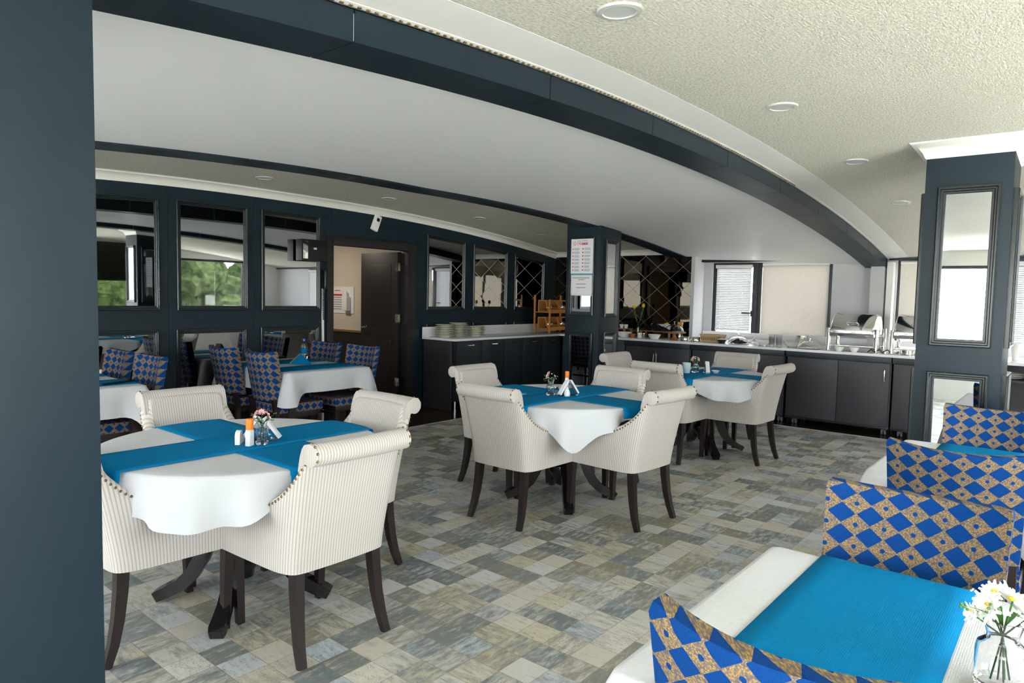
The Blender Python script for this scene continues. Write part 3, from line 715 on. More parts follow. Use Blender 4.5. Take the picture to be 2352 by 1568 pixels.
def buffet_unit(name, label, y0, y1, mid, handles, doors=True):
    t = thing(name, label, 'cabinet', (8.25, y0, 0), 0, 'buffet units on castors'); w = y1-y0
    mb = MB(); mb.box(.022, .6, 0, w, .1, .80); obj('carcass', mb, 'cabinet', t)
    mb = MB(); mb.box(-.03, .02, -.005, w+.005, .805, .871, .003); obj('top_rail', mb, 'cabinet_teal', t)
    mb = MB(); mb.box(.0, .02, .0, w, .085, .105, .002); obj('bottom_rail', mb, 'moulding', t)
    for a, b in ((.012, mid-y0-.003), (mid-y0+.003, w-.012)):
        mb = MB(); mb.box(.0, .02, a, b, .112, .80, .002); d = obj('door', mb, 'cabinet', t)
        for h in handles:
            hy = h-y0
            if a < hy < b:
                mb = MB(); mb.tube([(.0, hy, .735), (-.03, hy, .73), (-.033, hy, .70), (-.033, hy, .63), (-.03, hy, .61), (.0, hy, .605)], .008, 8); obj('handle', mb, 'chrome', d)
    for cy_ in (.07, w-.07):
        for cx in (.16, .5):
            mb = MB()
            for s in (-.018, .018): mb.lathe([(.01, -.012), (.03, -.012), (.034, -.006), (.034, .006), (.03, .012), (.01, .012)], (0, 0, 0), 16)
            for q in mb.bm.verts: pass
            mb = MB()
            for s in (-.016, .016):
                mb.loft([[(cx+r*math.cos(2*PI*k/16), cy_+s+o_, .036+r*math.sin(2*PI*k/16)) for k in range(16)] for r, o_ in ((.028, -.01), (.035, -.005), (.035, .005), (.028, .01))])
            mb.box(cx-.02, cx+.02, cy_-.006, cy_+.006, .036, .10); obj('caster', mb, 'caster_grey', t)
    return t
buffet_unit('buffet_unit', 'dark two door buffet unit next to the middle column', 3.85, 4.808, 4.339, (4.36, 4.318))
buffet_unit('buffet_unit', 'dark two door buffet unit behind the farthest round table', 2.665, 3.83, 3.254, (3.28,))
buffet_unit('buffet_unit', 'dark two door rolling buffet unit under the chafing dish', 1.545, 2.637, 2.075, (1.60,))
buffet_unit('buffet_unit', 'dark buffet unit half hidden by the near right column', .70, 1.525, 1.1, ())
t = thing('shelf_unit', 'open dark shelf under the worktop right of the near column', 'shelf', (8.25, -.6, 0))
mb = MB(); mb.box(0, .6, 0, .02, 0, .87); mb.box(0, .6, 1.24, 1.26, 0, .87); mb.box(.58, .6, .02, 1.24, 0, .87); obj('carcass', mb, 'cabinet', t)
for z in (.1, .70): mb = MB(); mb.box(0, .58, .02, 1.24, z, z+.02, .002); obj('shelf', mb, 'cabinet', t)
mb = MB(); mb.box(8.25, 8.27, 4.815, 5.86, .1, .87, .002); mb.box(8.27, 8.84, 4.815, 4.835, .0, .87, .002)
solid('corner_cabinet', mb, 'cabinet', 'plain dark corner cabinet between the two worktops behind the middle column', 'cabinet')

# ------------------------------------------------------------------ cream tub chairs (front = local +Y)
HALF = [(-.262, .25, .595), (-.260, .17, .595), (-.258, .10, .596), (-.255, .03, .600), (-.252, -.04, .612), (-.249, -.10, .634), (-.246, -.15, .664),
        (-.240, -.19, .702), (-.232, -.22, .748), (-.221, -.241, .795), (-.207, -.253, .832), (-.19, -.259, .853), (-.165, -.263, .86), (-.11, -.266, .862), (-.055, -.268, .863), (0, -.268, .863)]
PATH = HALF+[(-x, y, h) for x, y, h in reversed(HALF[:-1])]
def lean(z): return .105*max(0, (z-.365)/.5)**1.25
def shell_pt(x, y, z, off):
    b = max(0, min(1, (-y+.02)/.26)); k = lean(z)
    X = x*(1+1.0*k*b); Yy = y-k*b
    return X, Yy
def tub_geometry():
    n = len(PATH); arc = [0]
    for (a, b, _), (c, d, _) in zip(PATH, PATH[1:]): arc.append(arc[-1]+math.hypot(c-a, d-b))
    nor = []
    for i in range(n):
        a = PATH[max(i-1, 0)]; b = PATH[min(i+1, n-1)]; tx, ty = b[0]-a[0], b[1]-a[1]; l = math.hypot(tx, ty)
        nor.append((-ty/l, tx/l) if False else (ty/l, -tx/l))   # towards the inside
    return arc, nor
ARC, NOR = tub_geometry()
# make sure normals point to the seat centre
NOR = [(nx, ny) if (nx*(0-p[0])+ny*(.1-p[1])) > 0 else (-nx, -ny) for (nx, ny), p in zip(NOR, PATH)]
TH = .058
def tub_chair(label, loc, rz):
    t = thing('tub_chair', label, 'chair', loc, rz, 'cream tub chairs')
    mb = MB(); NV = 9; cols = []
    for (x, y, h), a, (nx, ny) in zip(PATH, ARC, NOR):
        zbot = .362-.012*max(0, min(1, -y/.26))*0; col = []
        for j in range(NV+1):                                   # outside, upwards
            z = lerp(.362, h-.018, j/NV); X, Y = shell_pt(x, y, z, 0); col.append(mb.v((X, Y, z), (a, z)))
        for k in range(1, 6):                                   # rounded top
            an = PI*k/6; X, Y = shell_pt(x, y, h, 0); o = TH/2*(1-math.cos(an)); z = h-.018+.018*math.sin(an)
            col.append(mb.v((X+nx*o, Y+ny*o, z), (a, z+o)))
        for j in range(NV+1):                                   # inside, downwards
            z = lerp(h-.018, .40, j/NV); X, Y = shell_pt(x, y, z, 0); col.append(mb.v((X+nx*TH, Y+ny*TH, z), (a, 1.6-z)))
        cols.append(col)
    for A, B in zip(cols, cols[1:]):
        for j in range(len(A)-1): mb.f([A[j], B[j], B[j+1], A[j+1]])
        mb.f([A[-1], B[-1], B[0], A[0]])
    mb.f(list(reversed(cols[0]))); mb.f(cols[-1])
    obj('upholstered_shell', mb, 'stripe', t, angle=60)
    # rolled top: the inside of the back flows up and over into a roll
    mb = MB(); R = .043; rings = []; nx_ = 20
    sec = [(-.296, .775), (-.303, .81), (-.311, .84), (-.322, .866), (-.338, .884)]
    sec += [(-.372+R*math.cos(a), .848+R*math.sin(a)) for a in [lerp(math.radians(72), math.radians(300), k/15) for k in range(16)]]
    sl = [0]
    for (p, q), (r, u_) in zip(sec, sec[1:]): sl.append(sl[-1]+math.hypot(r-p, u_-q))
    for i in range(nx_+1):
        s = lerp(-1, 1, i/nx_); x = s*.228; bow = .012*(1-s*s)
        rings.append([mb.v((x, y-bow, z), (x+.5, l)) for (y, z), l in zip(sec, sl)])
    m = len(sec)
    for A, B in zip(rings, rings[1:]):
        for k in range(m): mb.f([A[k], B[k], B[(k+1) % m], A[(k+1) % m]])
    for A, sx in ((rings[0], -1), (rings[-1], 1)):
        c = [mb.v((sx*.231, lerp(y, -.36, .2), lerp(z, .845, .2)), (.5+y, z)) for y, z in sec]
        for k in range(m): mb.f([A[k], A[(k+1) % m], c[(k+1) % m], c[k]])
        mb.f(c)
    obj('rolled_top', mb, 'stripe', t, angle=50)
    # seat
    mb = MB(); mb.box(-.2, .2, -.2, .245, .362, .42, .012)
    mb.boxuv = True
    obj('seat_rail', mb, 'stripe', t)
    mb = MB(); mb.box(-.2, .2, -.24, .262, .418, .485, .022)
    mb.boxuv = True
    obj('seat_cushion', mb, 'stripe', t)
    # nail heads
    mb = MB(); pts = []
    for side in (0, 1):
        P_ = PATH[:13] if side == 0 else list(reversed(PATH))[:13]
        line = []
        x, y, h = P_[0]
        for z in [.375+.022*k for k in range(10)]: line.append((x, y-.006, z))
        for (x, y, h) in P_:
            X, Y = shell_pt(x, y, h-.022, 0); line.append((X, Y-.006 if y > .2 else Y, h-.022))
        acc = 0; last = Vector(line[0]); keep = [last]
        for p in line[1:]:
            p = Vector(p); d = (p-last).length
            while acc+d >= .023:
                q = last+(p-last)*((.023-acc)/d); keep.append(q); last = q; d = (p-last).length; acc = 0
            acc += d; last = p
        sx = -1 if side == 0 else 1
        pts += [(k, sx) for k in keep]
        pts += [(Vector((sx*.222, -.372+.044*math.cos(a), .848+.044*math.sin(a))), 0) for a in [lerp(-.4, 3.5, i/6) for i in range(7)]]
    for p, sx in pts: mb.blob(p, .0062, 1)
    o = obj('nailhead_trim', mb, 'brass', t); o['kind'] = 'stuff'; o['label'] = 'row of small bronze nail heads'
    for sx in (-1, 1):
        mb = MB(); mb.sweep([(sx*.228, .222, .37), (sx*.234, .228, .2), (sx*.238, .234, 0)], [.046, .038, .03], [.046, .038, .03], up=(0, 1, 0)); obj('leg', mb, 'dark_wood', t)
        mb = MB(); mb.sweep([(sx*.185, -.222, .37), (sx*.188, -.228, .28), (sx*.193, -.242, .17), (sx*.2, -.262, .08), (sx*.206, -.290, 0)], [.044, .042, .038, .034, .03], [.046, .044, .04, .035, .03], up=(0, 1, 0)); obj('leg', mb, 'dark_wood', t)
    return t
TUBS = [
    ('cream tub chair seen from behind at the right front of the nearest round table', (1.672, 2.515), 0),
    ('cream tub chair at the right hand back of the nearest round table', (2.115, 2.95), PI/2),
    ('cream tub chair cut off by the foreground column, left of the nearest round table', (1.268, 2.985), -PI/2),
    ('cream tub chair facing the camera behind the nearest round table', (1.775, 3.50), PI),
    ('cream tub chair seen from behind at the left front of the middle round table', (3.53, 2.80), -PI/2),
    ('cream tub chair seen from behind at the right front of the middle round table', (3.96, 2.315), -.09),
    ('cream tub chair at the left back of the middle round table, near the left counter', (4.02, 3.36), PI),
    ('cream tub chair at the right back of the middle round table, below the square column', (4.46, 2.83), PI/2),
    ('cream tub chair at the left front of the farthest round table', (5.80, 2.85), -PI/2),
    ('cream tub chair seen from behind at the right front of the farthest round table', (6.19, 2.39), -.06),
    ('cream tub chair at the left back of the farthest round table, only its top showing', (6.05, 3.27), PI),
    ('cream tub chair facing the camera at the right back of the farthest round table', (6.78, 2.80), PI/2)]
t0 = None
for lab, (x, y), r in TUBS:
    if t0 is None: t0 = tub_chair(lab, (x, y, 0), r)
    else: dup(t0, lab, (x, y, 0), r)

# ------------------------------------------------------------------ blue and gold side chairs (front = local +Y)
def side_chair(label, loc, rz, group):
    t = thing('dining_chair', label, 'chair', loc, rz, group)
    w = .215; NU, NV = 14, 10; z0, z1 = .50, .915; thk = .06
    def mid(s, v):       # s -1..1, v 0..1
        z = lerp(z0, z1, v); bow = .055*(1-s*s)
        return Vector((s*w*lerp(.97, 1.03, v), -.205-.075*v-bow+.03, z-(.016*(1-s*s)*v**3)))
    mb = MB(); ring = []
    sec = [(-1, -.5), (-1, 0)]
    R = []
    for j in range(NV+1):
        v = j/NV; row = []
        pts = []
        for i in range(NU+1):
            s = lerp(-1, 1, i/NU); pts.append((mid(s, v)+Vector((0, -thk/2, 0)), (s*w+.0407*0, lerp(z0, z1, v))))
        for i in range(NU, -1, -1):
            s = lerp(-1, 1, i/NU); pts.append((mid(s, v)+Vector((0, thk/2, 0)), (s*w+.035, lerp(z0, z1, v)+.02)))
        R.append([mb.v(p, uv) for p, uv in pts])
    n = len(R[0])
    for A, B in zip(R, R[1:]):
        for i in range(n): mb.f([A[i], A[(i+1) % n], B[(i+1) % n], B[i]])
    # rounded top: one smaller ring raised
    topr = []
    for (i, vtx) in enumerate(R[-1]):
        p = vtx.co; s = lerp(-1, 1, (i if i <= NU else n-1-i)/NU); m = mid(s, 1)
        topr.append(mb.v(Vector((p.x*.985, lerp(m.y, p.y, .72), p.z+.016)), (mb.uv[vtx][0], mb.uv[vtx][1]+.022)))
    for i in range(n): mb.f([R[-1][i], R[-1][(i+1) % n], topr[(i+1) % n], topr[i]])
    for i in range(NU): mb.f([topr[i], topr[i+1], topr[n-2-i], topr[n-1-i]])
    for i in range(NU): mb.f([R[0][n-1-i], R[0][n-2-i], R[0][i+1], R[0][i]])
    obj('backrest', mb, 'diamond', t, angle=55)
    mb = MB(); mb.box(-.215, .215, -.2, .235, .395, .475, .02)
    mb.boxuv = True
    obj('seat', mb, 'diamond', t)
    mb = MB(); mb.box(-.2, .2, -.19, .22, .345, .396, .004); obj('seat_frame', mb, 'dark_wood', t)
    for sx in (-1, 1):
        mb = MB(); mb.sweep([(sx*.188, .205, .36), (sx*.188, .208, 0)], [.042, .032], [.042, .032], up=(0, 1, 0)); obj('leg', mb, 'dark_wood', t)
        mb = MB(); mb.sweep([(sx*.185, -.235, .52), (sx*.185, -.215, .40), (sx*.186, -.222, .2), (sx*.19, -.27, 0)], [.036, .042, .038, .032], [.036, .042, .04, .032], up=(0, 1, 0)); obj('leg', mb, 'dark_wood', t)
    mb = MB(); mb.box(-.17, .17, -.205, -.185, .2, .225); obj('stretcher', mb, 'dark_wood', t)
    return t
G1 = 'blue and gold chairs at the window tables'; G2 = 'blue and gold chairs by the left wall'
SIDES = [
    ('blue and gold chair in the bottom right foreground, its top edge towards the camera', (1.32, .322), -PI/2, G1),
    ('blue and gold chair facing the camera beyond the nearest white and blue table', (1.895, .325), PI/2, G1),
    ('blue and gold chair seen from behind at the second window table', (3.215, .33), -PI/2, G1),
    ('blue and gold chair on the far side of the second window table', (3.98, .31), PI/2, G1),
    ('blue and gold chair at the left rear of the table with the water bottle', (3.40, 6.03), -PI/2, G2),
    ('blue and gold chair at the rectangular table, showing its whole back', (3.42, 5.43), -PI/2, G2),
    ('blue and gold chair on the far side of the rectangular table, behind the water bottle', (4.0, 6.0), PI/2, G2),
    ('blue and gold chair on the far side of the rectangular table, nearest the open door', (4.02, 5.43), PI/2, G2),
    ('blue and gold chair facing the camera at the corner table, left of the pair', (2.06, 6.14), PI/2, G2),
    ('blue and gold chair facing the camera at the corner table, right of the pair', (2.06, 5.53), PI/2, G2),
    ('blue and gold chair showing only its seat beside the foreground column', (1.42, 5.43), -PI/2, G2)]
s0 = None
for lab, (x, y), r, g in SIDES:
    if s0 is None: s0 = side_chair(lab, (x, y, 0), r, g)
    else: dup(s0, lab, (x, y, 0), r, g)

# ------------------------------------------------------------------ tables, cloths, runners
TZ = .745
def round_table(label, loc, R, rz):
    t = thing('round_table', label, 'table', (*loc, 0), rz, 'round pedestal tables')
    mb = MB(); mb.lathe([(R-.01, TZ-.03), (R, TZ-.025), (R, TZ-.004), (R-.004, TZ)], n=48); obj('tabletop', mb, 'dark_wood', t)
    mb = MB(); mb.lathe([(.02, .10), (.045, .115), (.05, .15), (.075, .18), (.095, .22), (.09, .25), (.06, .265), (.075, .28), (.105, .30), (.115, .36), (.10, .44), (.075, .5), (.06, .56), (.075, .6), (.06, .63), (.07, .66), (.2, .70), (.22, TZ-.03)], n=28); obj('pedestal', mb, 'black_lacquer', t)
    for k in range(4):
        a = PI/4+k*PI/2; c, s = math.cos(a), math.sin(a)
        mb = MB(); pr = [(.06, .40), (.10, .385), (.14, .34), (.165, .27), (.19, .20), (.225, .135), (.275, .085), (.33, .055), (.375, .035), (.395, .024)]
        mb.sweep([(r*c, r*s, z) for r, z in pr], [.05]*6+[.055, .06, .065, .055], [.10, .095, .085, .075, .07, .066, .06, .055, .05, .046]); obj('leg', mb, 'black_lacquer', t)
    return t
def round_cloth(label, loc, R, seed, drop, tips=()):
    mb = MB(); rg = random.Random(seed); N = 160; z = TZ+.003
    ph = [rg.uniform(0, 2*PI) for _ in range(4)]; rings = [[(0, 0, z)]]
    def L(a):
        d = drop+.02*math.cos(4*(a-PI/4))+.008*math.sin(3*a+ph[0])
        for k in range(5):                                   # shorter where a chair is pushed in
            d -= .085*math.exp(-((a-k*PI/2)/.34)**2)
        for ta, tw, tl in tips:
            q = (a-ta+PI) % (2*PI)-PI; d += tl*math.exp(-(q/tw)**2)
        return d
    radii = [R*.25, R*.5, R*.75, R*.92, R*.985]
    V = []
    c = mb.v((0, 0, z+.0))
    for r in radii: V.append([mb.v((r*math.cos(2*PI*i/N), r*math.sin(2*PI*i/N), z)) for i in range(N)])
    V.append([mb.v(((R+.004)*math.cos(2*PI*i/N), (R+.004)*math.sin(2*PI*i/N), z-.004)) for i in range(N)])
    K = 9
    for k in range(1, K+1):
        row = []
        for i in range(N):
            a = 2*PI*i/N; s = k/K; l = L(a)*s
            fold = (.026*math.sin(14*a+ph[1])+.016*math.sin(23*a+ph[2]))*s**1.1
            damp = min(1, abs(math.sin(2*a))*1.8)**1.5            # flatter where the runners hang
            r = R+.006+.016*s*damp+fold*damp
            for ta, tw, tl in tips:
                q = (a-ta+PI) % (2*PI)-PI; r += (.03*math.exp(-(q/(tw*.6))**2))*s
            row.append(mb.v((r*math.cos(a), r*math.sin(a), z-.006-l)))
        V.append(row)
    for i in range(N): mb.f([c, V[0][i], V[0][(i+1) % N]])
    for A, B in zip(V, V[1:]):
        for i in range(N): mb.f([A[i], B[i], B[(i+1) % N], A[(i+1) % N]])
    o = solid('tablecloth', mb, 'cloth', label, 'tablecloth', (*loc, 0), 0, 'white round tablecloths', angle=80)
    return o
def strip_runner(label, loc, rz, w, edge, hang, zt, grp, off=.024, lift=0):
    """strip along local X; edge(y) half length of the table at lateral y"""
    mb = MB(); ny = 8; th = .0022; rows = []
    for i in range(-22, 23):
        row = []
        for j in range(ny+1):
            y = lerp(-w/2, w/2, j/ny); e = edge(y)+.006; sg = 1 if i >= 0 else -1; k = abs(i)
            if k <= 14: p = (sg*e*k/14, y, zt+lift)
            elif k == 15: p = (sg*(e+.010), y, zt+lift-.004)
            elif k == 16: p = (sg*(e+off*.8), y, zt+lift-.016)
            else: p = (sg*(e+off+.008*(k-16)/6+.004*math.sin(j*1.1+k)), y, zt-.016-hang*(k-16)/6)
            row.append(p)
        rows.append(row)
    top = [[mb.v(p) for p in r] for r in rows]
    for A, B in zip(top, top[1:]):
        for j in range(ny): mb.f([A[j], B[j], B[j+1], A[j+1]])
    o = solid('table_runner', mb, 'runner', label, 'table runner', (*loc, 0), rz, grp, angle=80)
    md = o.modifiers.new('thickness', 'SOLIDIFY'); md.thickness = .0022; md.offset = 1
    return o
RT = [((1.635, 2.955), .61, 'nearest', 0.0), ((3.985, 2.81), .61, 'middle', -.03), ((6.2, 2.735), .60, 'farthest', -.03)]
for i, ((x, y), R, nm, rz) in enumerate(RT):
    round_table('dark round pedestal table under the cloth, %s of the three round tables' % nm, (x, y), R, rz)
    tips = [] if i != 1 else [(math.radians(-138), .17, .10)]
    round_cloth('white tablecloth on the %s round table' % nm, (x, y), R, 5+i, .185 if i == 0 else .15, tips)
    ed = lambda yy, R=R: math.sqrt(R*R-yy*yy)
    strip_runner('blue runner laid across the room on the %s round table' % nm, (x+(.03 if i == 0 else 0), y), rz+PI/2, .335, ed, .055, TZ+.0045, 'blue runners on the round tables', off=.012)
    strip_runner('blue runner laid along the room on the %s round table, crossing over the other' % nm, (x, y-(.02 if i == 0 else 0)), rz, .345, ed, .055, TZ+.0045, 'blue runners on the round tables', off=.014, lift=.0025)

def rect_table(label, x0, x1, y0, y1, grp):
    t = thing('dining_table', label, 'table', ((x0+x1)/2, (y0+y1)/2, 0), 0, grp); a, b = (x1-x0)/2, (y1-y0)/2
    mb = MB(); mb.box(-a+.012, a-.012, -b+.012, b-.012, TZ-.03, TZ, .006); obj('tabletop', mb, 'dark_wood', t)
    mb = MB()
    for q in ((-a+.03, a-.03, -b+.03, -b+.05), (-a+.03, a-.03, b-.05, b-.03), (-a+.03, -a+.05, -b+.05, b-.05), (a-.05, a-.03, -b+.05, b-.05)): mb.box(*q, TZ-.11, TZ-.03)
    obj('apron', mb, 'dark_wood', t)
    for sx in (-1, 1):
        for sy in (-1, 1):
            mb = MB(); mb.box(sx*(a-.06)-.032, sx*(a-.06)+.032, sy*(b-.06)-.032, sy*(b-.06)+.032, 0, TZ-.03, .004); obj('leg', mb, 'dark_wood', t)
    return t
def rect_cloth(label, x0, x1, y0, y1, hang, grp, seed=1):
    a, b = (x1-x0)/2, (y1-y0)/2; z = TZ+.003; mb = MB(); rg = random.Random(seed)
    # perimeter samples with outward normal and cornerness
    per = []; rc = .025; n = 26; m = 9
    cs = [(a-rc, b-rc, 0), (-a+rc, b-rc, PI/2), (-a+rc, -b+rc, PI), (a-rc, -b+rc, 1.5*PI)]
    for k, (cx, cy, st) in enumerate(cs):
        for j in range(m+1):
            an = st+PI/2*j/m; per.append((cx+rc*math.cos(an), cy+rc*math.sin(an), math.cos(an), math.sin(an), math.sin(2*(an-st))))
        nx = cs[(k+1) % 4]; an = st+PI/2
        for j in range(1, n):
            f = j/n; per.append((lerp(cx, nx[0], f)+rc*math.cos(an), lerp(cy, nx[1], f)+rc*math.sin(an), math.cos(an), math.sin(an), 0))
    N = len(per); ph = [rg.uniform(0, 6) for _ in range(3)]
    V = [[mb.v((p[0]*s, p[1]*s, z)) for p in per] for s in (.3, .6, .85, .97)]
    V.append([mb.v((p[0]+p[2]*.003, p[1]+p[3]*.003, z-.003)) for p in per]); K = 9
    c = mb.v((0, 0, z))
    for k in range(1, K+1):
        row = []; s = k/K
        for i, p in enumerate(per):
            # smooth corner influence over neighbours
            cn = p[4]; d = min(abs(abs(p[0])-a)+abs(abs(p[1])-b), 1); ci = math.exp(-(d/.075)**2)
            l = hang*(1+.6*ci); out = .006+.012*s+ci*.08*s**.8+.006*math.sin(i*.55+ph[0])*s+.004*math.sin(i*.9+ph[1])*s
            dip = -.02*math.exp(-((d-.17)/.05)**2)*s
            row.append(mb.v((p[0]+p[2]*(out+dip), p[1]+p[3]*(out+dip), z-.004-l*s)))
        V.append(row)
    for i in range(N): mb.f([c, V[0][i], V[0][(i+1) % N]])
    for A, B in zip(V, V[1:]):
        for i in range(N): mb.f([A[i], B[i], B[(i+1) % N], A[(i+1) % N]])
    return solid('tablecloth', mb, 'cloth', label, 'tablecloth', ((x0+x1)/2, (y0+y1)/2, 0), 0, grp, angle=80)
RECT = [(1.09, 1.985, .03, .645, 'the nearest window table, in the bottom right foreground', .2, ((1.5375, .338, 0, .355, (1.985-1.09)/2, 'blue runner across the nearest window table in the bottom right foreground'),)),
        (3.17, 4.04, .03, .665, 'the second window table beside the near column', .2, ((3.605, .33, 0, .355, .435, 'blue runner across the second window table beside the near column'),)),
        (3.27, 4.14, 5.16, 6.35, 'the rectangular table with the water bottle by the left wall', .18, ((3.705, 5.43, 0, .34, .435, 'front blue runner on the rectangular table with the water bottle'), (3.705, 6.0, 0, .34, .435, 'rear blue runner on the rectangular table with the water bottle'))),
        (1.28, 2.12, 5.16, 6.35, 'the corner table behind the foreground column', .21, ((1.70, 5.45, 0, .34, .42, 'front blue runner on the corner table behind the foreground column'), (1.70, 6.05, 0, .34, .42, 'rear blue runner on the corner table behind the foreground column')))]
for i, (x0, x1, y0, y1, nm, hg, runs) in enumerate(RECT):
    rect_table('dark table under '+nm.replace('the ', 'the cloth of the ', 1).replace(', in the bottom right foreground', '').replace(' beside the near column', '').replace(' behind the foreground column', '').replace(' by the left wall', ''), x0, x1, y0, y1, 'rectangular dining tables')
    rect_cloth('white tablecloth on '+nm, x0, x1, y0, y1, hg, 'white rectangular tablecloths', i+1)
    for (cx, cy, rz, w, hl, lab) in runs:
        strip_runner(lab, (cx, cy), rz, w, lambda yy, hl=hl: hl, .14, TZ+.0045, 'blue runners on the rectangular tables', off=.03)

# ------------------------------------------------------------------ table settings
TT = TZ+.0095
def petals(mb, c, nrm, n, r, w, up, layers, rg):
    nrm = Vector(nrm).normalized(); a = nrm.orthogonal().normalized(); b = nrm.cross(a); c = Vector(c)
    for L in range(layers):
        rr = r*(1-.28*L); tilt = up+.35*L
        for k in range(n):
            an = 2*PI*(k+.5*(L % 2))/n+rg.uniform(-.1, .1); d = a*math.cos(an)+b*math.sin(an); s = nrm.cross(d)
            q = rr*rg.uniform(.85, 1.1); t1 = c+d*q*.5*math.cos(tilt*.6)+nrm*q*.5*math.sin(tilt*.6); t2 = c+d*q*math.cos(tilt)+nrm*q*math.sin(tilt)*.8
            vs = [mb.v(c-s*w*.25), mb.v(c+s*w*.25), mb.v(t1+s*w*.5), mb.v(t1-s*w*.5), mb.v(t2+s*w*.2), mb.v(t2-s*w*.2), mb.v(t1+nrm*w*.22)]
            mb.f([vs[0], vs[1], vs[2], vs[6]]); mb.f([vs[0], vs[6], vs[3]]); mb.f([vs[6], vs[2], vs[4], vs[5]]); mb.f([vs[6], vs[5], vs[3]])
def vase_body(t, r, h, mat='glass'):
    mb = MB(); o = [(r*.93, 0), (r, .006), (r, h*.52), (r*.93, h*.62), (r*.62, h*.70), (r*.60, h*.76), (r*.80, h*.97), (r*.84, h)]
    i_ = [(r*.80, h), (r*.74, h*.96), (r*.55, h*.76), (r*.57, h*.70), (r*.86, h*.61), (r*.93, h*.52), (r*.93, .018), (r*.8, .013)]
    mb.lathe(o+i_, n=28); return obj('glass_body', mb, mat, t)
def bouquet(t, h, r, mat, heads, seed, spread):
    rg = random.Random(seed)
    for k, (dx, dy, dz, fr) in enumerate(heads):
        tip = Vector((dx, dy, h+dz)); mb = MB()
        mb.tube([(-dx*.3, -dy*.3, .02), (0, 0, h*.75), tuple(tip)], .0016, 5); s = obj('stem', mb, 'stem', t)
        mb = MB(); petals(mb, tip, (dx*6, dy*6, .06), 14, fr, fr*.32, .25, 3, rg); f = obj('flower', mb, mat, t)
        if mat == 'petal_white': mb = MB(); mb.blob(tip+Vector((0, 0, .006)), fr*.24, 1, (1, 1, .6)); obj('flower_centre', mb, 'yellow', f)
    mb = MB()
    for k in range(7):
        a = rg.uniform(0, 2*PI); q = rg.uniform(.5, 1)*spread; p = Vector((q*math.cos(a), q*math.sin(a), h+rg.uniform(-.005, .03)))
        m = p*.5+Vector((0, 0, h*.5)); s = Vector((-math.sin(a), math.cos(a), 0))*.007
        vs = [mb.v((0, 0, h*.85)), mb.v(m+s), mb.v(p), mb.v(m-s)]; mb.f(vs)
        for j in range(3): mb.blob(p+Vector((rg.uniform(-.008, .008), rg.uniform(-.008, .008), rg.uniform(-.004, .01))), .003, 1)
    obj('leaves', mb, 'leaf', t)
    mb = MB()
    for k in range(16):
        a = rg.uniform(0, 2*PI); q = rg.uniform(.4, .8)*spread; p = Vector((q*math.cos(a), q*math.sin(a), h+rg.uniform(0, .035))); petals(mb, p, (p.x, p.y, .03), 5, .006, .004, .3, 1, rg)
    o = obj('filler_blossom', mb, 'petal_white', t); o['kind'] = 'stuff'
def napkin_holder(label, loc, rz):
    t = thing('napkin_holder', label, 'napkin holder', (*loc, TT), rz, 'napkin holders')
    for s in (-1, 1):
        mb = MB(); mb.loft([[(-.075, s*.021-.0015, 0), (.075, s*.021-.0015, 0), (.006, s*.021-.0015, .085), (-.006, s*.021-.0015, .085)], [(-.075, s*.021+.0015, 0), (.075, s*.021+.0015, 0), (.006, s*.021+.0015, .085), (-.006, s*.021+.0015, .085)]])
        obj('side_plate', mb, 'glass_aqua', t, smooth=False)
    mb = MB(); mb.box(-.07, .07, -.021, .021, 0, .003); obj('base', mb, 'glass_aqua', t)
    n = thing('napkins', label.replace('clear triangular napkin holder', 'folded white paper napkins in the triangular holder'), 'napkins', (*loc, TT+.0035), rz, 'white napkins in holders')
    for s in (-1, 1):
        mb = MB(); mb.sweep([(s*.083, 0, .008), (s*.012, 0, .102)], .034, .013, up=(s, 0, .9)); obj('napkin_wad', mb, 'paper', n)
    return t
def shaker(label, loc, r=.017, h=.062, mat='porcelain'):
    t = thing('shaker', label, 'shaker', (*loc, TT), 0, 'salt and pepper shakers')
    mb = MB(); mb.lathe([(r*.8, 0), (r, .004), (r*1.05, h*.35), (r*.75, h*.72), (r*.5, h*.82), (r*.55, h*.95), (r*.3, h)], n=20); obj('body', mb, mat, t)
    mb = MB(); mb.lathe([(r*.42, h*.96), (r*.3, h*1.03), (.001, h*1.05)], n=16); obj('cap', mb, 'chrome' if mat != 'porcelain' else mat, t)
    return t
def sanitizer(label, loc, rz=0):
    t = thing('lotion_bottle', label, 'bottle', (*loc, TT), rz, 'white bottles with orange caps')
    mb = MB(); mb.loft([[(x*s, y*s, z) for x, y in ((-.016, -.012), (.016, -.012), (.019, 0), (.016, .012), (-.016, .012), (-.019, 0))] for z, s in ((0, .96), (.003, 1), (.062, 1), (.072, .85))]); obj('body', mb, 'plastic_white', t)
    mb = MB(); mb.lathe([(.0165, .0725), (.0165, .115), (.015, .121), (.008, .122)], n=20); obj('cap', mb, 'orange', t)
    return t
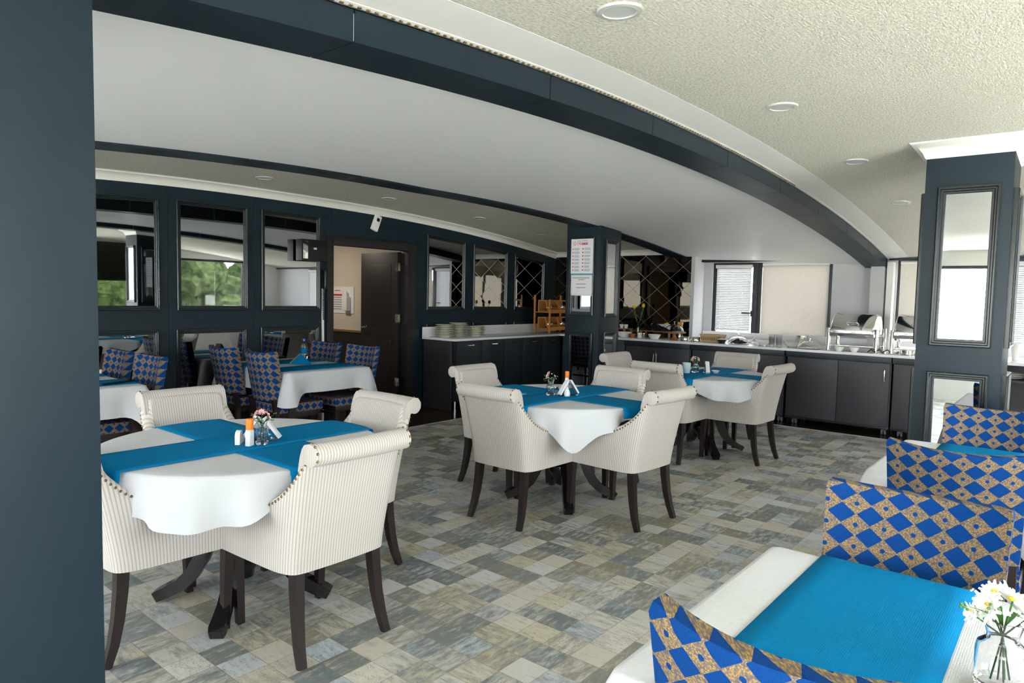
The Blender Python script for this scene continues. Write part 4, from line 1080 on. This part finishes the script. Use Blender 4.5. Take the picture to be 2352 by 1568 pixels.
# nearest round table
t = thing('flower_vase', 'small glass vase with pink and white flowers on the nearest round table', 'vase', (1.655, 2.825, TT), 0, 'flower vases')
vase_body(t, .028, .105, 'glass'); bouquet(t, .105, .028, 'petal_pink', [(-.018, .018, .028, .026), (.02, -.014, .02, .026), (.01, .02, .035, .02)], 1, .055)
napkin_holder('clear triangular napkin holder behind the vase on the nearest round table', (1.70, 2.905), -.75)
sanitizer('white bottle with an orange cap on the nearest round table', (1.60, 2.835), .5)
t = thing('salt_dish', 'white arched salt and pepper stand on the nearest round table', 'shaker', (1.585, 2.90, TT), .8)
mb = MB(); mb.loft([[(x, y, z) for x, z in ((-.026, 0), (.018, 0), (.018, .058), (.006, .062), (-.008, .060), (-.02, .052), (-.026, .042))] for y in (-.011, .011)]); obj('stand', mb, 'porcelain', t)
mb = MB(); mb.loft([[(x, y, z) for x, z in ((.022, 0), (.05, 0), (.048, .03), (.022, .034))] for y in (-.01, .01)]); obj('shaker', mb, 'porcelain', t)
# middle round table
t = thing('flower_vase', 'small glass vase with pink and white flowers on the middle round table', 'vase', (3.885, 2.85, TT), 0, 'flower vases')
vase_body(t, .032, .11); bouquet(t, .11, .032, 'petal_pink', [(-.015, .012, .03, .034), (.018, -.018, .022, .014)], 2, .06)
napkin_holder('clear triangular napkin holder on the middle round table', (3.965, 2.755), -.25)
shaker('white porcelain shaker in front of the napkins on the middle round table', (3.92, 2.735), .021, .062)
shaker('glass pepper shaker between vase and napkins on the middle round table', (3.93, 2.83), .019, .06, 'glass')
sanitizer('white bottle with an orange cap on the far side of the middle round table', (4.33, 3.025), .4)
# farthest round table
t = thing('flower_vase', 'small glass vase with pink and white flowers on the farthest round table', 'vase', (6.125, 2.80, TT), 0, 'flower vases')
vase_body(t, .032, .11); bouquet(t, .11, .032, 'petal_pink', [(-.02, .015, .02, .032), (.02, -.015, .016, .028)], 4, .06)
napkin_holder('clear triangular napkin holder on the farthest round table', (6.16, 2.70), .55)
t = thing('cup', 'pale plastic cup on the farthest round table', 'cup', (6.02, 2.84, TT)); mb = MB(); mb.lathe([(.028, 0), (.031, .003), (.041, .095), (.039, .096), (.029, .006), (.001, .005)], n=24); obj('body', mb, 'pale_cup', t)
mb = MB(); mb.lathe([(.02, 0), (.024, .004), (.04, .025), (.038, .026), (.022, .007), (.001, .006)], n=24); solid('dish', mb, 'porcelain', 'small white dish on the farthest round table', 'dish', (6.22, 2.64, TT))
# nearest window table
t = thing('flower_vase', 'large clear glass vase with white daisies in the bottom right corner', 'vase', (1.505, .077, TT), 0, 'flower vases')
vase_body(t, .041, .132); bouquet(t, .132, .041, 'petal_white', [(-.02, .022, .02, .036), (.012, -.01, .03, .038), (.03, -.045, .012, .034), (-.035, .045, .006, .022), (.03, .02, .03, .028)], 9, .085)
# rectangular table by the wall
t = thing('water_bottle', 'clear plastic water bottle with a blue cap on the rectangular table', 'bottle', (4.0, 6.03, TT))
mb = MB(); mb.lathe([(.028, 0), (.033, .006), (.033, .06), (.031, .066), (.033, .072), (.033, .13), (.030, .15), (.016, .178), (.013, .184), (.013, .195)], n=24); obj('body', mb, 'glass', t)
mb = MB(); mb.lathe([(.0335, .07), (.0335, .118)], n=24, cap0=False, cap1=False); obj('label_band', mb, 'runner', t)
mb = MB(); mb.lathe([(.0155, .193), (.0155, .211), (.013, .213)], n=20); obj('cap', mb, 'blue_cap', t)
t = thing('menu_stand', 'dark triangular napkin stand on the rectangular table by the water bottle', 'stand', (3.74, 5.70, TT), -.6)
for s in (-1, 1):
    mb = MB(); mb.loft([[(-.1, s*.03-.002, 0), (.1, s*.03-.002, 0), (.0, s*.03-.002, .098)], [(-.1, s*.03+.002, 0), (.1, s*.03+.002, 0), (0, s*.03+.002, .098)]]); obj('side_plate', mb, 'runner', t, smooth=False)
mb = MB(); mb.sweep([(-.10, 0, .004), (-.004, 0, .10)], .056, .005, up=(-1, 0, 1)); obj('napkin_wad', mb, 'wood_board', t)
mb = MB(); mb.box(-.1, .1, -.028, .028, 0, .003); obj('base', mb, 'wood_board', t)
t = thing('pen', 'dark pen lying on the corner table behind the foreground column', 'pen', (2.0, 5.33, TT), .38)
mb = MB(); mb.tube([(-.14, 0, .008), (.13, 0, .008)], .008, 8); obj('barrel', mb, 'black', t); mb = MB(); mb.tube([(.132, 0, .008), (.15, 0, .008)], [.006, .002], 8); obj('tip', mb, 'chrome', t)

# ------------------------------------------------------------------ things on the left worktop
CT = .9005
def plate(label, loc, z, r, grp):
    t = solid('plate', MB().lathe([(r*.5, 0), (r*.52, .004), (r*.8, .010), (r, .021), (r*1.0, .0235), (r*.96, .0235), (r*.78, .014), (r*.5, .008), (.001, .007)], n=36), 'plate_green', label, 'plate', (*loc, z), 0, grp); return t
pl = {}
for nm, (x, y), n, r, step in (('left', (6.22, 6.26), 7, .128, .0225), ('middle', (6.50, 6.29), 8, .118, .0215), ('right', (6.70, 6.16), 6, .118, .0215)):
    for k in range(n):
        r_ = r*(1.0 if not (nm == 'middle' and k > 3) else 1.04); lab = 'pale green plate, %s from the bottom of the %s stack on the left worktop' % (ORD[k].replace('bottom', 'first'), nm)
        rg = random.Random(hash((nm, k)) % 1000 if False else k*7+len(nm)); lx, ly = x+rg.uniform(-.005, .005), y+rg.uniform(-.005, .005)
        key = round(r_, 4)
        if key not in pl: pl[key] = plate(lab, (lx, ly), CT+k*step, r_, 'stacked plates on the left worktop')
        else: dup(pl[key], lab, (lx, ly, CT+k*step))
# bamboo rack with four tilted boxes
t = thing('bamboo_rack', 'two tier bamboo rack holding tilted boxes on the left worktop beside the middle column', 'rack', (8.20, 6.18, CT))
for y in (-.11, .17):
    for x in (0, .66):
        mb = MB(); mb.box(x-.012, x+.012, y-.012, y+.012, 0, .50 if y < 0 else .56, .003); obj('post', mb, 'bamboo', t)
for z in (.045, .30):
    mb = MB(); mb.box(0, .66, -.12, .18, z, z+.012, .002); mb.box(0, .66, -.125, -.113, z-.005, z+.05, .002); obj('shelf', mb, 'bamboo', t)
for i, (x, z) in enumerate(((.17, .062), (.48, .062), (.17, .317), (.48, .317))):
    b = thing('bamboo_box', 'tilted bamboo box with a glass jar, %s %s of the bamboo rack' % (['left on the lower', 'right on the lower', 'left on the upper', 'right on the upper'][i], 'tier'), 'box', (8.20+x, 6.20, CT+z), 0, 'boxes in the bamboo rack')
    mb = MB(); w, h, d = .14, .17, .12; s = .3
    def q(y, zz_): return y+s*zz_*.6
    for sx in (-w, w): mb.sweep([(sx, -.085, .0), (sx, -.03, h)], .016, .016, up=(0, 1, 0)); mb.sweep([(sx, .10, .0), (sx, .10, h)], .016, .016, up=(0, 1, 0)); mb.sweep([(sx, -.03, h-.006), (sx, .10, h-.006)], .014, .014)
    for yy, zz_ in ((-.03, h-.008), (-.088, .012), (-.08, .05)): mb.sweep([(-w, yy, zz_), (w, yy, zz_)], .014, .02)
    mb.box(-w, w, .095, .105, .01, h); mb.box(-w, w, -.08, .1, .0, .008); obj('crate', mb, 'bamboo', b)
    mb = MB(); mb.lathe([(.055, .01), (.06, .02), (.06, .09), (.055, .1)], (0, .01, 0), n=24); obj('jar', mb, 'steel', b)
# ------------------------------------------------------------------ things on the buffet
def at(ratio, x): return (x, ratio*x)
def bowl(name, label, loc, z, r, h, mat, rim=None, grp=None, foot=.5):
    return solid(name, MB().lathe([(r*foot, 0), (r*(foot+.04), .004), (r*.85, h*.5), (r, h), (r*.97, h), (r*.8, h*.5), (r*foot*.9, .008), (.001, .007)], n=32), mat, label, 'bowl', (*loc, z), 0, grp)
def board(label, x0, x1, y0, y1, z, legs):
    t = thing('serving_board', label, 'board', ((x0+x1)/2, (y0+y1)/2, CT), 0, 'wooden serving boards'); a, b = (x1-x0)/2, (y1-y0)/2
    mb = MB(); mb.box(-a, a, -b, b, z, z+.014, .004); obj('board', mb, 'wood_board', t)
    for lx, ly in legs: mb = MB(); mb.box(lx*a-.012, lx*a+.012, ly*b-.012, ly*b+.012, 0, z); obj('foot', mb, 'wood_board', t)
    return t
L4 = ((-.8, -.9), (.8, -.9), (-.8, .9), (.8, .9))
board('low wooden serving board with white cups next to the middle column', 8.56, 8.80, 5.0, 5.45, .095, L4)
for k in range(2): solid('cup', MB().lathe([(.02, 0), (.024, .004), (.032, .055), (.03, .056), (.02, .006), (.001, .005)], n=20), 'porcelain', 'small white cup on the serving board, %s from the column' % ('first', 'second')[k], 'cup', (8.62, 5.04-k*.07+.05, CT+.11), 0, 'white cups on the board')
bowl('bowl', 'cream bowl on the buffet next to the middle column', (8.42, 4.93), CT, .11, .07, 'porcelain')
bowl('bowl', 'brown bowl on the buffet under the olive board', (8.36, 4.765), CT, .05, .055, 'wood_board')
board('long wooden serving board carrying black olives', 8.565, 8.74, 4.30, 4.78, .085, L4)
t = thing('olive_heap', 'heap of black olives on the wooden serving board', 'olives', (8.65, 4.58, CT+.1)); mb = MB(); rg = random.Random(11)
for k in range(330):
    u_, v_ = rg.uniform(-1, 1), rg.uniform(-1, 1); hh = max(0, 1-.5*(abs(u_)**3+abs(v_)**2)); mb.blob((u_*.085, v_*.165, .012+hh*.085*rg.uniform(.15, 1)*(1-.55*abs(v_))), rg.uniform(.011, .014), 1)
o = obj('olives', mb, 'olive_black', t); o['kind'] = 'stuff'; t['kind'] = 'stuff'
t = thing('flower_vase', 'slim glass vase with two yellow tulips on the buffet', 'vase', (8.70, 4.865, CT))
mb = MB(); mb.lathe([(.03, 0), (.034, .004), (.03, .12), (.022, .2), (.02, .205), (.019, .2), (.027, .12), (.03, .012), (.001, .01)], n=20); obj('glass_body', mb, 'glass', t)
for dx, dy in ((0, .075), (.02, -.06)):
    tip = Vector((dx, dy, .40+.02*(dy < 0)))
    mb = MB(); mb.tube([(0, 0, .03), (dx*.2, dy*.2, .2), (dx*.7, dy*.7, .32), tuple(tip)], .004, 6); s = obj('stem', mb, 'leaf', t)
    mb = MB(); mb.sweep([(0, 0, .17), (dx*.5-.01, dy*.6, .27), (dx-.02, dy*.9+.01, .345)], [.01, .024, .004], [.003, .003, .002]); obj('leaf', mb, 'leaf', s)
    mb = MB()
    for k in range(6):
        a = 2*PI*k/6; c = Vector((math.cos(a), math.sin(a), 0)); mb.blob(tip+c*.010+Vector((0, 0, .022)), .022, 2, (.62, .62, 1.35))
    obj('flower', mb, 'yellow', t)
solid('jar', MB().lathe([(.03, 0), (.032, .004), (.034, .066), (.032, .072)], n=20), 'porcelain', 'cream jar in front of the olive board', 'jar', (8.38, 4.66, CT))
t = thing('shaker', 'chrome shaker standing in front of the olive board', 'shaker', (8.34, 4.575, CT)); mb = MB(); mb.lathe([(.015, 0), (.017, .004), (.015, .05), (.017, .055), (.016, .07), (.006, .078)], n=20); obj('body', mb, 'chrome', t)
bowl('bowl', 'scalloped cream bowl on the buffet in front of the olive board', (8.38, 4.44), CT, .088, .062, 'porcelain', foot=.6)
t = thing('box', 'white printed box with a yellow lid behind the cake stand', 'box', (8.80, 4.60, CT)); mb = MB(); mb.box(-.04, .04, -.16, .1, .12, .19, .003); obj('carton', mb, 'paper', t)
mb = MB(); mb.box(-.03, .03, -.11, .05, .0, .12); obj('stand', mb, 'black', t)
mb = MB(); mb.lathe([(.03, .19), (.03, .205), (.028, .207)], (0, -.12, 0), n=16); obj('lid', mb, 'yellow', t)
t = thing('cake_stand', 'wooden footed cake stand on the buffet', 'stand', (8.40, 4.155, CT)); mb = MB(); mb.lathe([(.06, 0), (.062, .008), (.03, .03), (.018, .06), (.022, .08), (.05, .092), (.15, .096), (.152, .108), (.146, .11)], n=36); obj('stand', mb, 'wood_board', t)
def dome(label, loc, z, r, h, knob, grp=None):
    t = thing('glass_dome', label, 'cover', (*loc, z), 0, grp); mb = MB(); N = 10
    o = [(r*math.cos(PI/2*k/N), h*math.sin(PI/2*k/N)) for k in range(N)]; o[0] = (r, 0)
    i_ = [((r-.003)*math.cos(PI/2*k/N), (h-.003)*math.sin(PI/2*k/N)) for k in range(N-1, -1, -1)]
    mb.lathe(o+[(.004, h), (.003, h-.003)]+i_, n=36, cap0=False, cap1=False)
    obj('glass_cover', mb, 'glass', t)
    mb = MB(); mb.lathe([(.006, h-.001), (.005, h+.012), (knob, h+.022), (knob, h+.03), (.004, h+.034)], n=16); obj('knob', mb, 'chrome' if knob > .015 else 'glass', t)
    return t
dome('glass dome cover on the wooden cake stand', (8.40, 4.155), CT+.1105, .125, .105, .012)
t = thing('figurine', 'small tan carton figure behind the cake stand near the white return wall', 'ornament', (8.74, 4.24, CT)); mb = MB(); mb.box(-.03, .03, -.035, .03, .0, .15, .004); obj('black_box', mb, 'black', t)
mb = MB(); mb.box(-.02, .02, -.03, .02, .15, .19, .003); mb.box(-.022, .022, -.035, .03, .195, .23, .003); mb.box(-.02, .02, -.02, .02, .19, .195); obj('carton', mb, 'carton_tan', t)
solid('shaker', MB().lathe([(.014, 0), (.016, .003), (.016, .09), (.012, .098)], n=20), 'chrome', 'tall chrome shaker in front of the cake stand', 'shaker', (8.27, 4.02, CT))
for i, (x, y) in enumerate(((8.45, 4.03), (8.42, 3.86))):
    bowl('tin', 'round metal tin on the buffet, %s the bamboo basket' % ('two places left of', 'just left of')[i], (x, y), CT, .065, .055, 'steel', grp='round metal tins', foot=.9)
t = thing('basket', 'woven bamboo bread basket on the buffet', 'basket', (8.50, 3.66, CT))
mb = MB()
mb.loft([[(x*s, y*s, z) for x, y in ((-.10, -.135), (.10, -.135), (.10, .135), (-.10, .135))] for z, s in ((.0, .86), (.012, .9), (.085, 1.0), (.095, 1.04), (.10, 1.04), (.10, .97), (.012, .84))], True, True, True); obj('body', mb, 'basket_tan', t)
for k in range(9):
    y = -.11+.0275*k; mb = MB(); mb.box(-.099, -.093, y-.007, y+.007, .028, .07, .002); obj('slot', mb, 'wood_board', t)
def gbowl(label, loc, r, h, mat='glass', foot=.45): 
    return solid('glass_bowl', MB().lathe([(r*foot, 0), (r*(foot+.05), .003), (r*.7, h*.35), (r*.92, h*.75), (r, h), (r*.98, h), (r*.88, h*.75), (r*.66, h*.38), (r*foot, .009), (.001, .008)], n=32), mat, label, 'bowl', (*loc, CT), 0, 'glass bowls on the buffet')
g = thing('glass_bowl', 'small glass bowl of greenish spread right of the bamboo basket', 'bowl', (8.335, 3.475, CT), 0, 'glass bowls on the buffet')
mb = MB(); mb.lathe([(.04, 0), (.043, .003), (.075, .075), (.073, .076), (.04, .008), (.001, .007)], n=28); obj('bowl', mb, 'glass', g); mb = MB(); mb.lathe([(.036, .009), (.058, .05), (.03, .058), (.001, .06)], n=24); obj('spread', mb, 'dough', g)
t = thing('cookie_plate', 'round plate of cookies under a glass dome on the buffet', 'plate', (8.40, 3.285, CT)); mb = MB(); mb.lathe([(.1, 0), (.13, .006), (.128, .008), (.001, .004)], n=32); obj('plate', mb, 'porcelain', t)
rg = random.Random(5)
for kk, mt in ((0, 'cookie'), (1, 'cookie_dark')):
    mb = MB()
    for k in range(60):
        a = rg.uniform(0, 2*PI); q = rg.uniform(0, .095); x, y = q*math.cos(a), q*math.sin(a)
        if (y > .03) != bool(kk): continue
        mb.blob((x, y, .012+rg.uniform(0, .055)*(1-q/.12)), rg.uniform(.012, .019), 1, (1, 1, .6), .15, rg)
    o = obj('cookies', mb, mt, t); o['kind'] = 'stuff'
dome('clear domed cover with a chrome knob over the cookies', (8.40, 3.285), CT+.0095, .125, .085, .016, 'domed covers on the buffet')
gbowl('glass bowl behind the cookie dome', (8.75, 3.29), .075, .085); gbowl('wide glass bowl right of the cookie dome', (8.42, 2.985), .105, .075)
for s in range(2):
    base = (8.36, 2.86-s*.085)
    for k in range(4):
        lab = 'clear tumbler, %s from the bottom of the %s nested stack on the buffet' % (ORD[k].replace('bottom', 'first'), ('left', 'right')[s])
        if s == 0 and k == 0: cup0 = solid('tumbler', MB().lathe([(.026, 0), (.028, .003), (.036, .085), (.0345, .085), (.0262, .005), (.001, .004)], n=20), 'plastic_clear', lab, 'cup', (*base, CT), 0, 'nested tumblers on the buffet')
        else: dup(cup0, lab, (*base, CT+k*.019))
gbowl('wide glass bowl right of the nested tumblers', (8.42, 2.64), .105, .075)
solid('canister', MB().lathe([(.07, 0), (.072, .003), (.072, .125), (.06, .128)], n=28), 'steel', 'grey metal canister at the back of the buffet beside the first chafing dish', 'canister', (8.86, 2.66, CT))
t = thing('serving_plate', 'flat glass plate with pastry under the second dome beside the chafing dish', 'plate', (8.38, 2.43, CT)); mb = MB(); mb.lathe([(.1, 0), (.135, .006), (.133, .008), (.001, .004)], n=32); obj('plate', mb, 'steel', t)
dome('clear domed cover with a chrome knob beside the chafing dish', (8.38, 2.43), CT+.0095, .13, .08, .016, 'domed covers on the buffet')
def chafing(label, x, y0, y1):
    w = (y1-y0)/2; t = thing('chafing_dish', label, 'chafing dish', (x, (y0+y1)/2, CT), 0, 'roll top chafing dishes')
    # roll top cover: quarter-ish barrel across y
    mb = MB(); R = .21; z0 = .235; n = 18; W_ = w-.045
    def arcp(r, k): a = PI*k/n; return (-r*math.cos(a), z0+r*.92*math.sin(a))
    rings = []
    for yy, r in ((-W_, R-.02), (-W_+.012, R-.004), (-W_+.02, R), (W_-.02, R), (W_-.012, R-.004), (W_, R-.02)): rings.append([(arcp(r, k)[0], yy, arcp(r, k)[1]) for k in range(n+1)])
    mb.loft(rings, False, True, True); obj('roll_top_cover', mb, 'chrome', t, angle=30)
    mb = MB(); mb.box(-.215, .215, -W_-.005, W_+.005, .165, .245, .012); obj('water_pan', mb, 'chrome', t)
    mb = MB(); mb.box(-.232, -.213, -W_+.02, W_-.05, .195, .222, .006); obj('front_rail', mb, 'steel', t)
    mb = MB(); mb.tube([(-.19, -.06, .315), (-.235, -.055, .325), (-.25, -.045, .327), (-.25, .045, .327), (-.235, .055, .325), (-.19, .06, .315)], .007, 8); obj('handle', mb, 'chrome', t)
    for sx in (-1, 1):
        for sy in (-1, 1):
            mb = MB(); mb.lathe([(.026, 0), (.024, .01), (.022, .25), (.02, .258)], (sx*.19, sy*(w-.025), 0), n=18); obj('leg', mb, 'chrome', t)
    for sy in (-1, 1):
        mb = MB(); mb.box(-.035, .035, sy*(W_+.003)-.006, sy*(W_+.003)+.026*sy, .2, .27, .006); obj('hinge_block', mb, 'chrome', t)
    mb = MB(); mb.box(-.17, .17, -w+.03, w-.03, .055, .063, .002)
    obj('burner_shelf', mb, 'steel', t)
    return t
chafing('polished roll top chafing dish with cups below it, left of the two', 8.53, 1.70, 2.24)
chafing('polished roll top chafing dish partly hidden by the near right column', 8.60, 1.07, 1.61)
for k, y in enumerate((2.085, 1.93)):
    bowl('bowl', 'white porcelain bowl under the first chafing dish, %s of two' % ('left', 'right')[k], (8.29, y), CT, .054, .05, 'porcelain', grp='white bowls under the chafing dish')
mb = MB(); mb.tube([(8.33+.04*math.sin(k*.9), 1.80-.012*k, CT+.007+.03*abs(math.sin(k*.5))) for k in range(18)], .006, 6); solid('power_cable', mb, 'rubber', 'tangled black power cable between the two chafing dishes', 'cable')
t = thing('pot', 'silver pot under the second chafing dish next to the near column', 'pot', (8.42, 1.42, CT)); mb = MB(); mb.lathe([(.075, 0), (.08, .004), (.08, .045), (.077, .048)], n=28); obj('body', mb, 'steel', t)
# right of the near column
for k in range(5):
    lab = 'pale paper cup, %s from the bottom of the stack right of the near column' % ORD[k].replace('bottom', 'first')
    if k == 0: pc0 = solid('paper_cup', MB().lathe([(.026, 0), (.036, .085), (.038, .087), (.034, .085), (.025, .004), (.001, .003)], n=20), 'plastic_white', lab, 'cup', (8.6, .50, CT), 0, 'stacked paper cups')
    else: dup(pc0, lab, (8.6, .50, CT+k*.022))
for k in range(3):
    lab = 'white plate, %s from the bottom of the stack on the open shelf' % ORD[k].replace('bottom', 'first')
    if k == 0: wp0 = solid('plate', MB().lathe([(.06, 0), (.09, .008), (.12, .02), (.118, .022), (.06, .006), (.001, .005)], n=32), 'porcelain', lab, 'plate', (8.45, .52, .7205), 0, 'plates on the open shelf')
    else: dup(wp0, lab, (8.45, .52, .7205+k*.018))
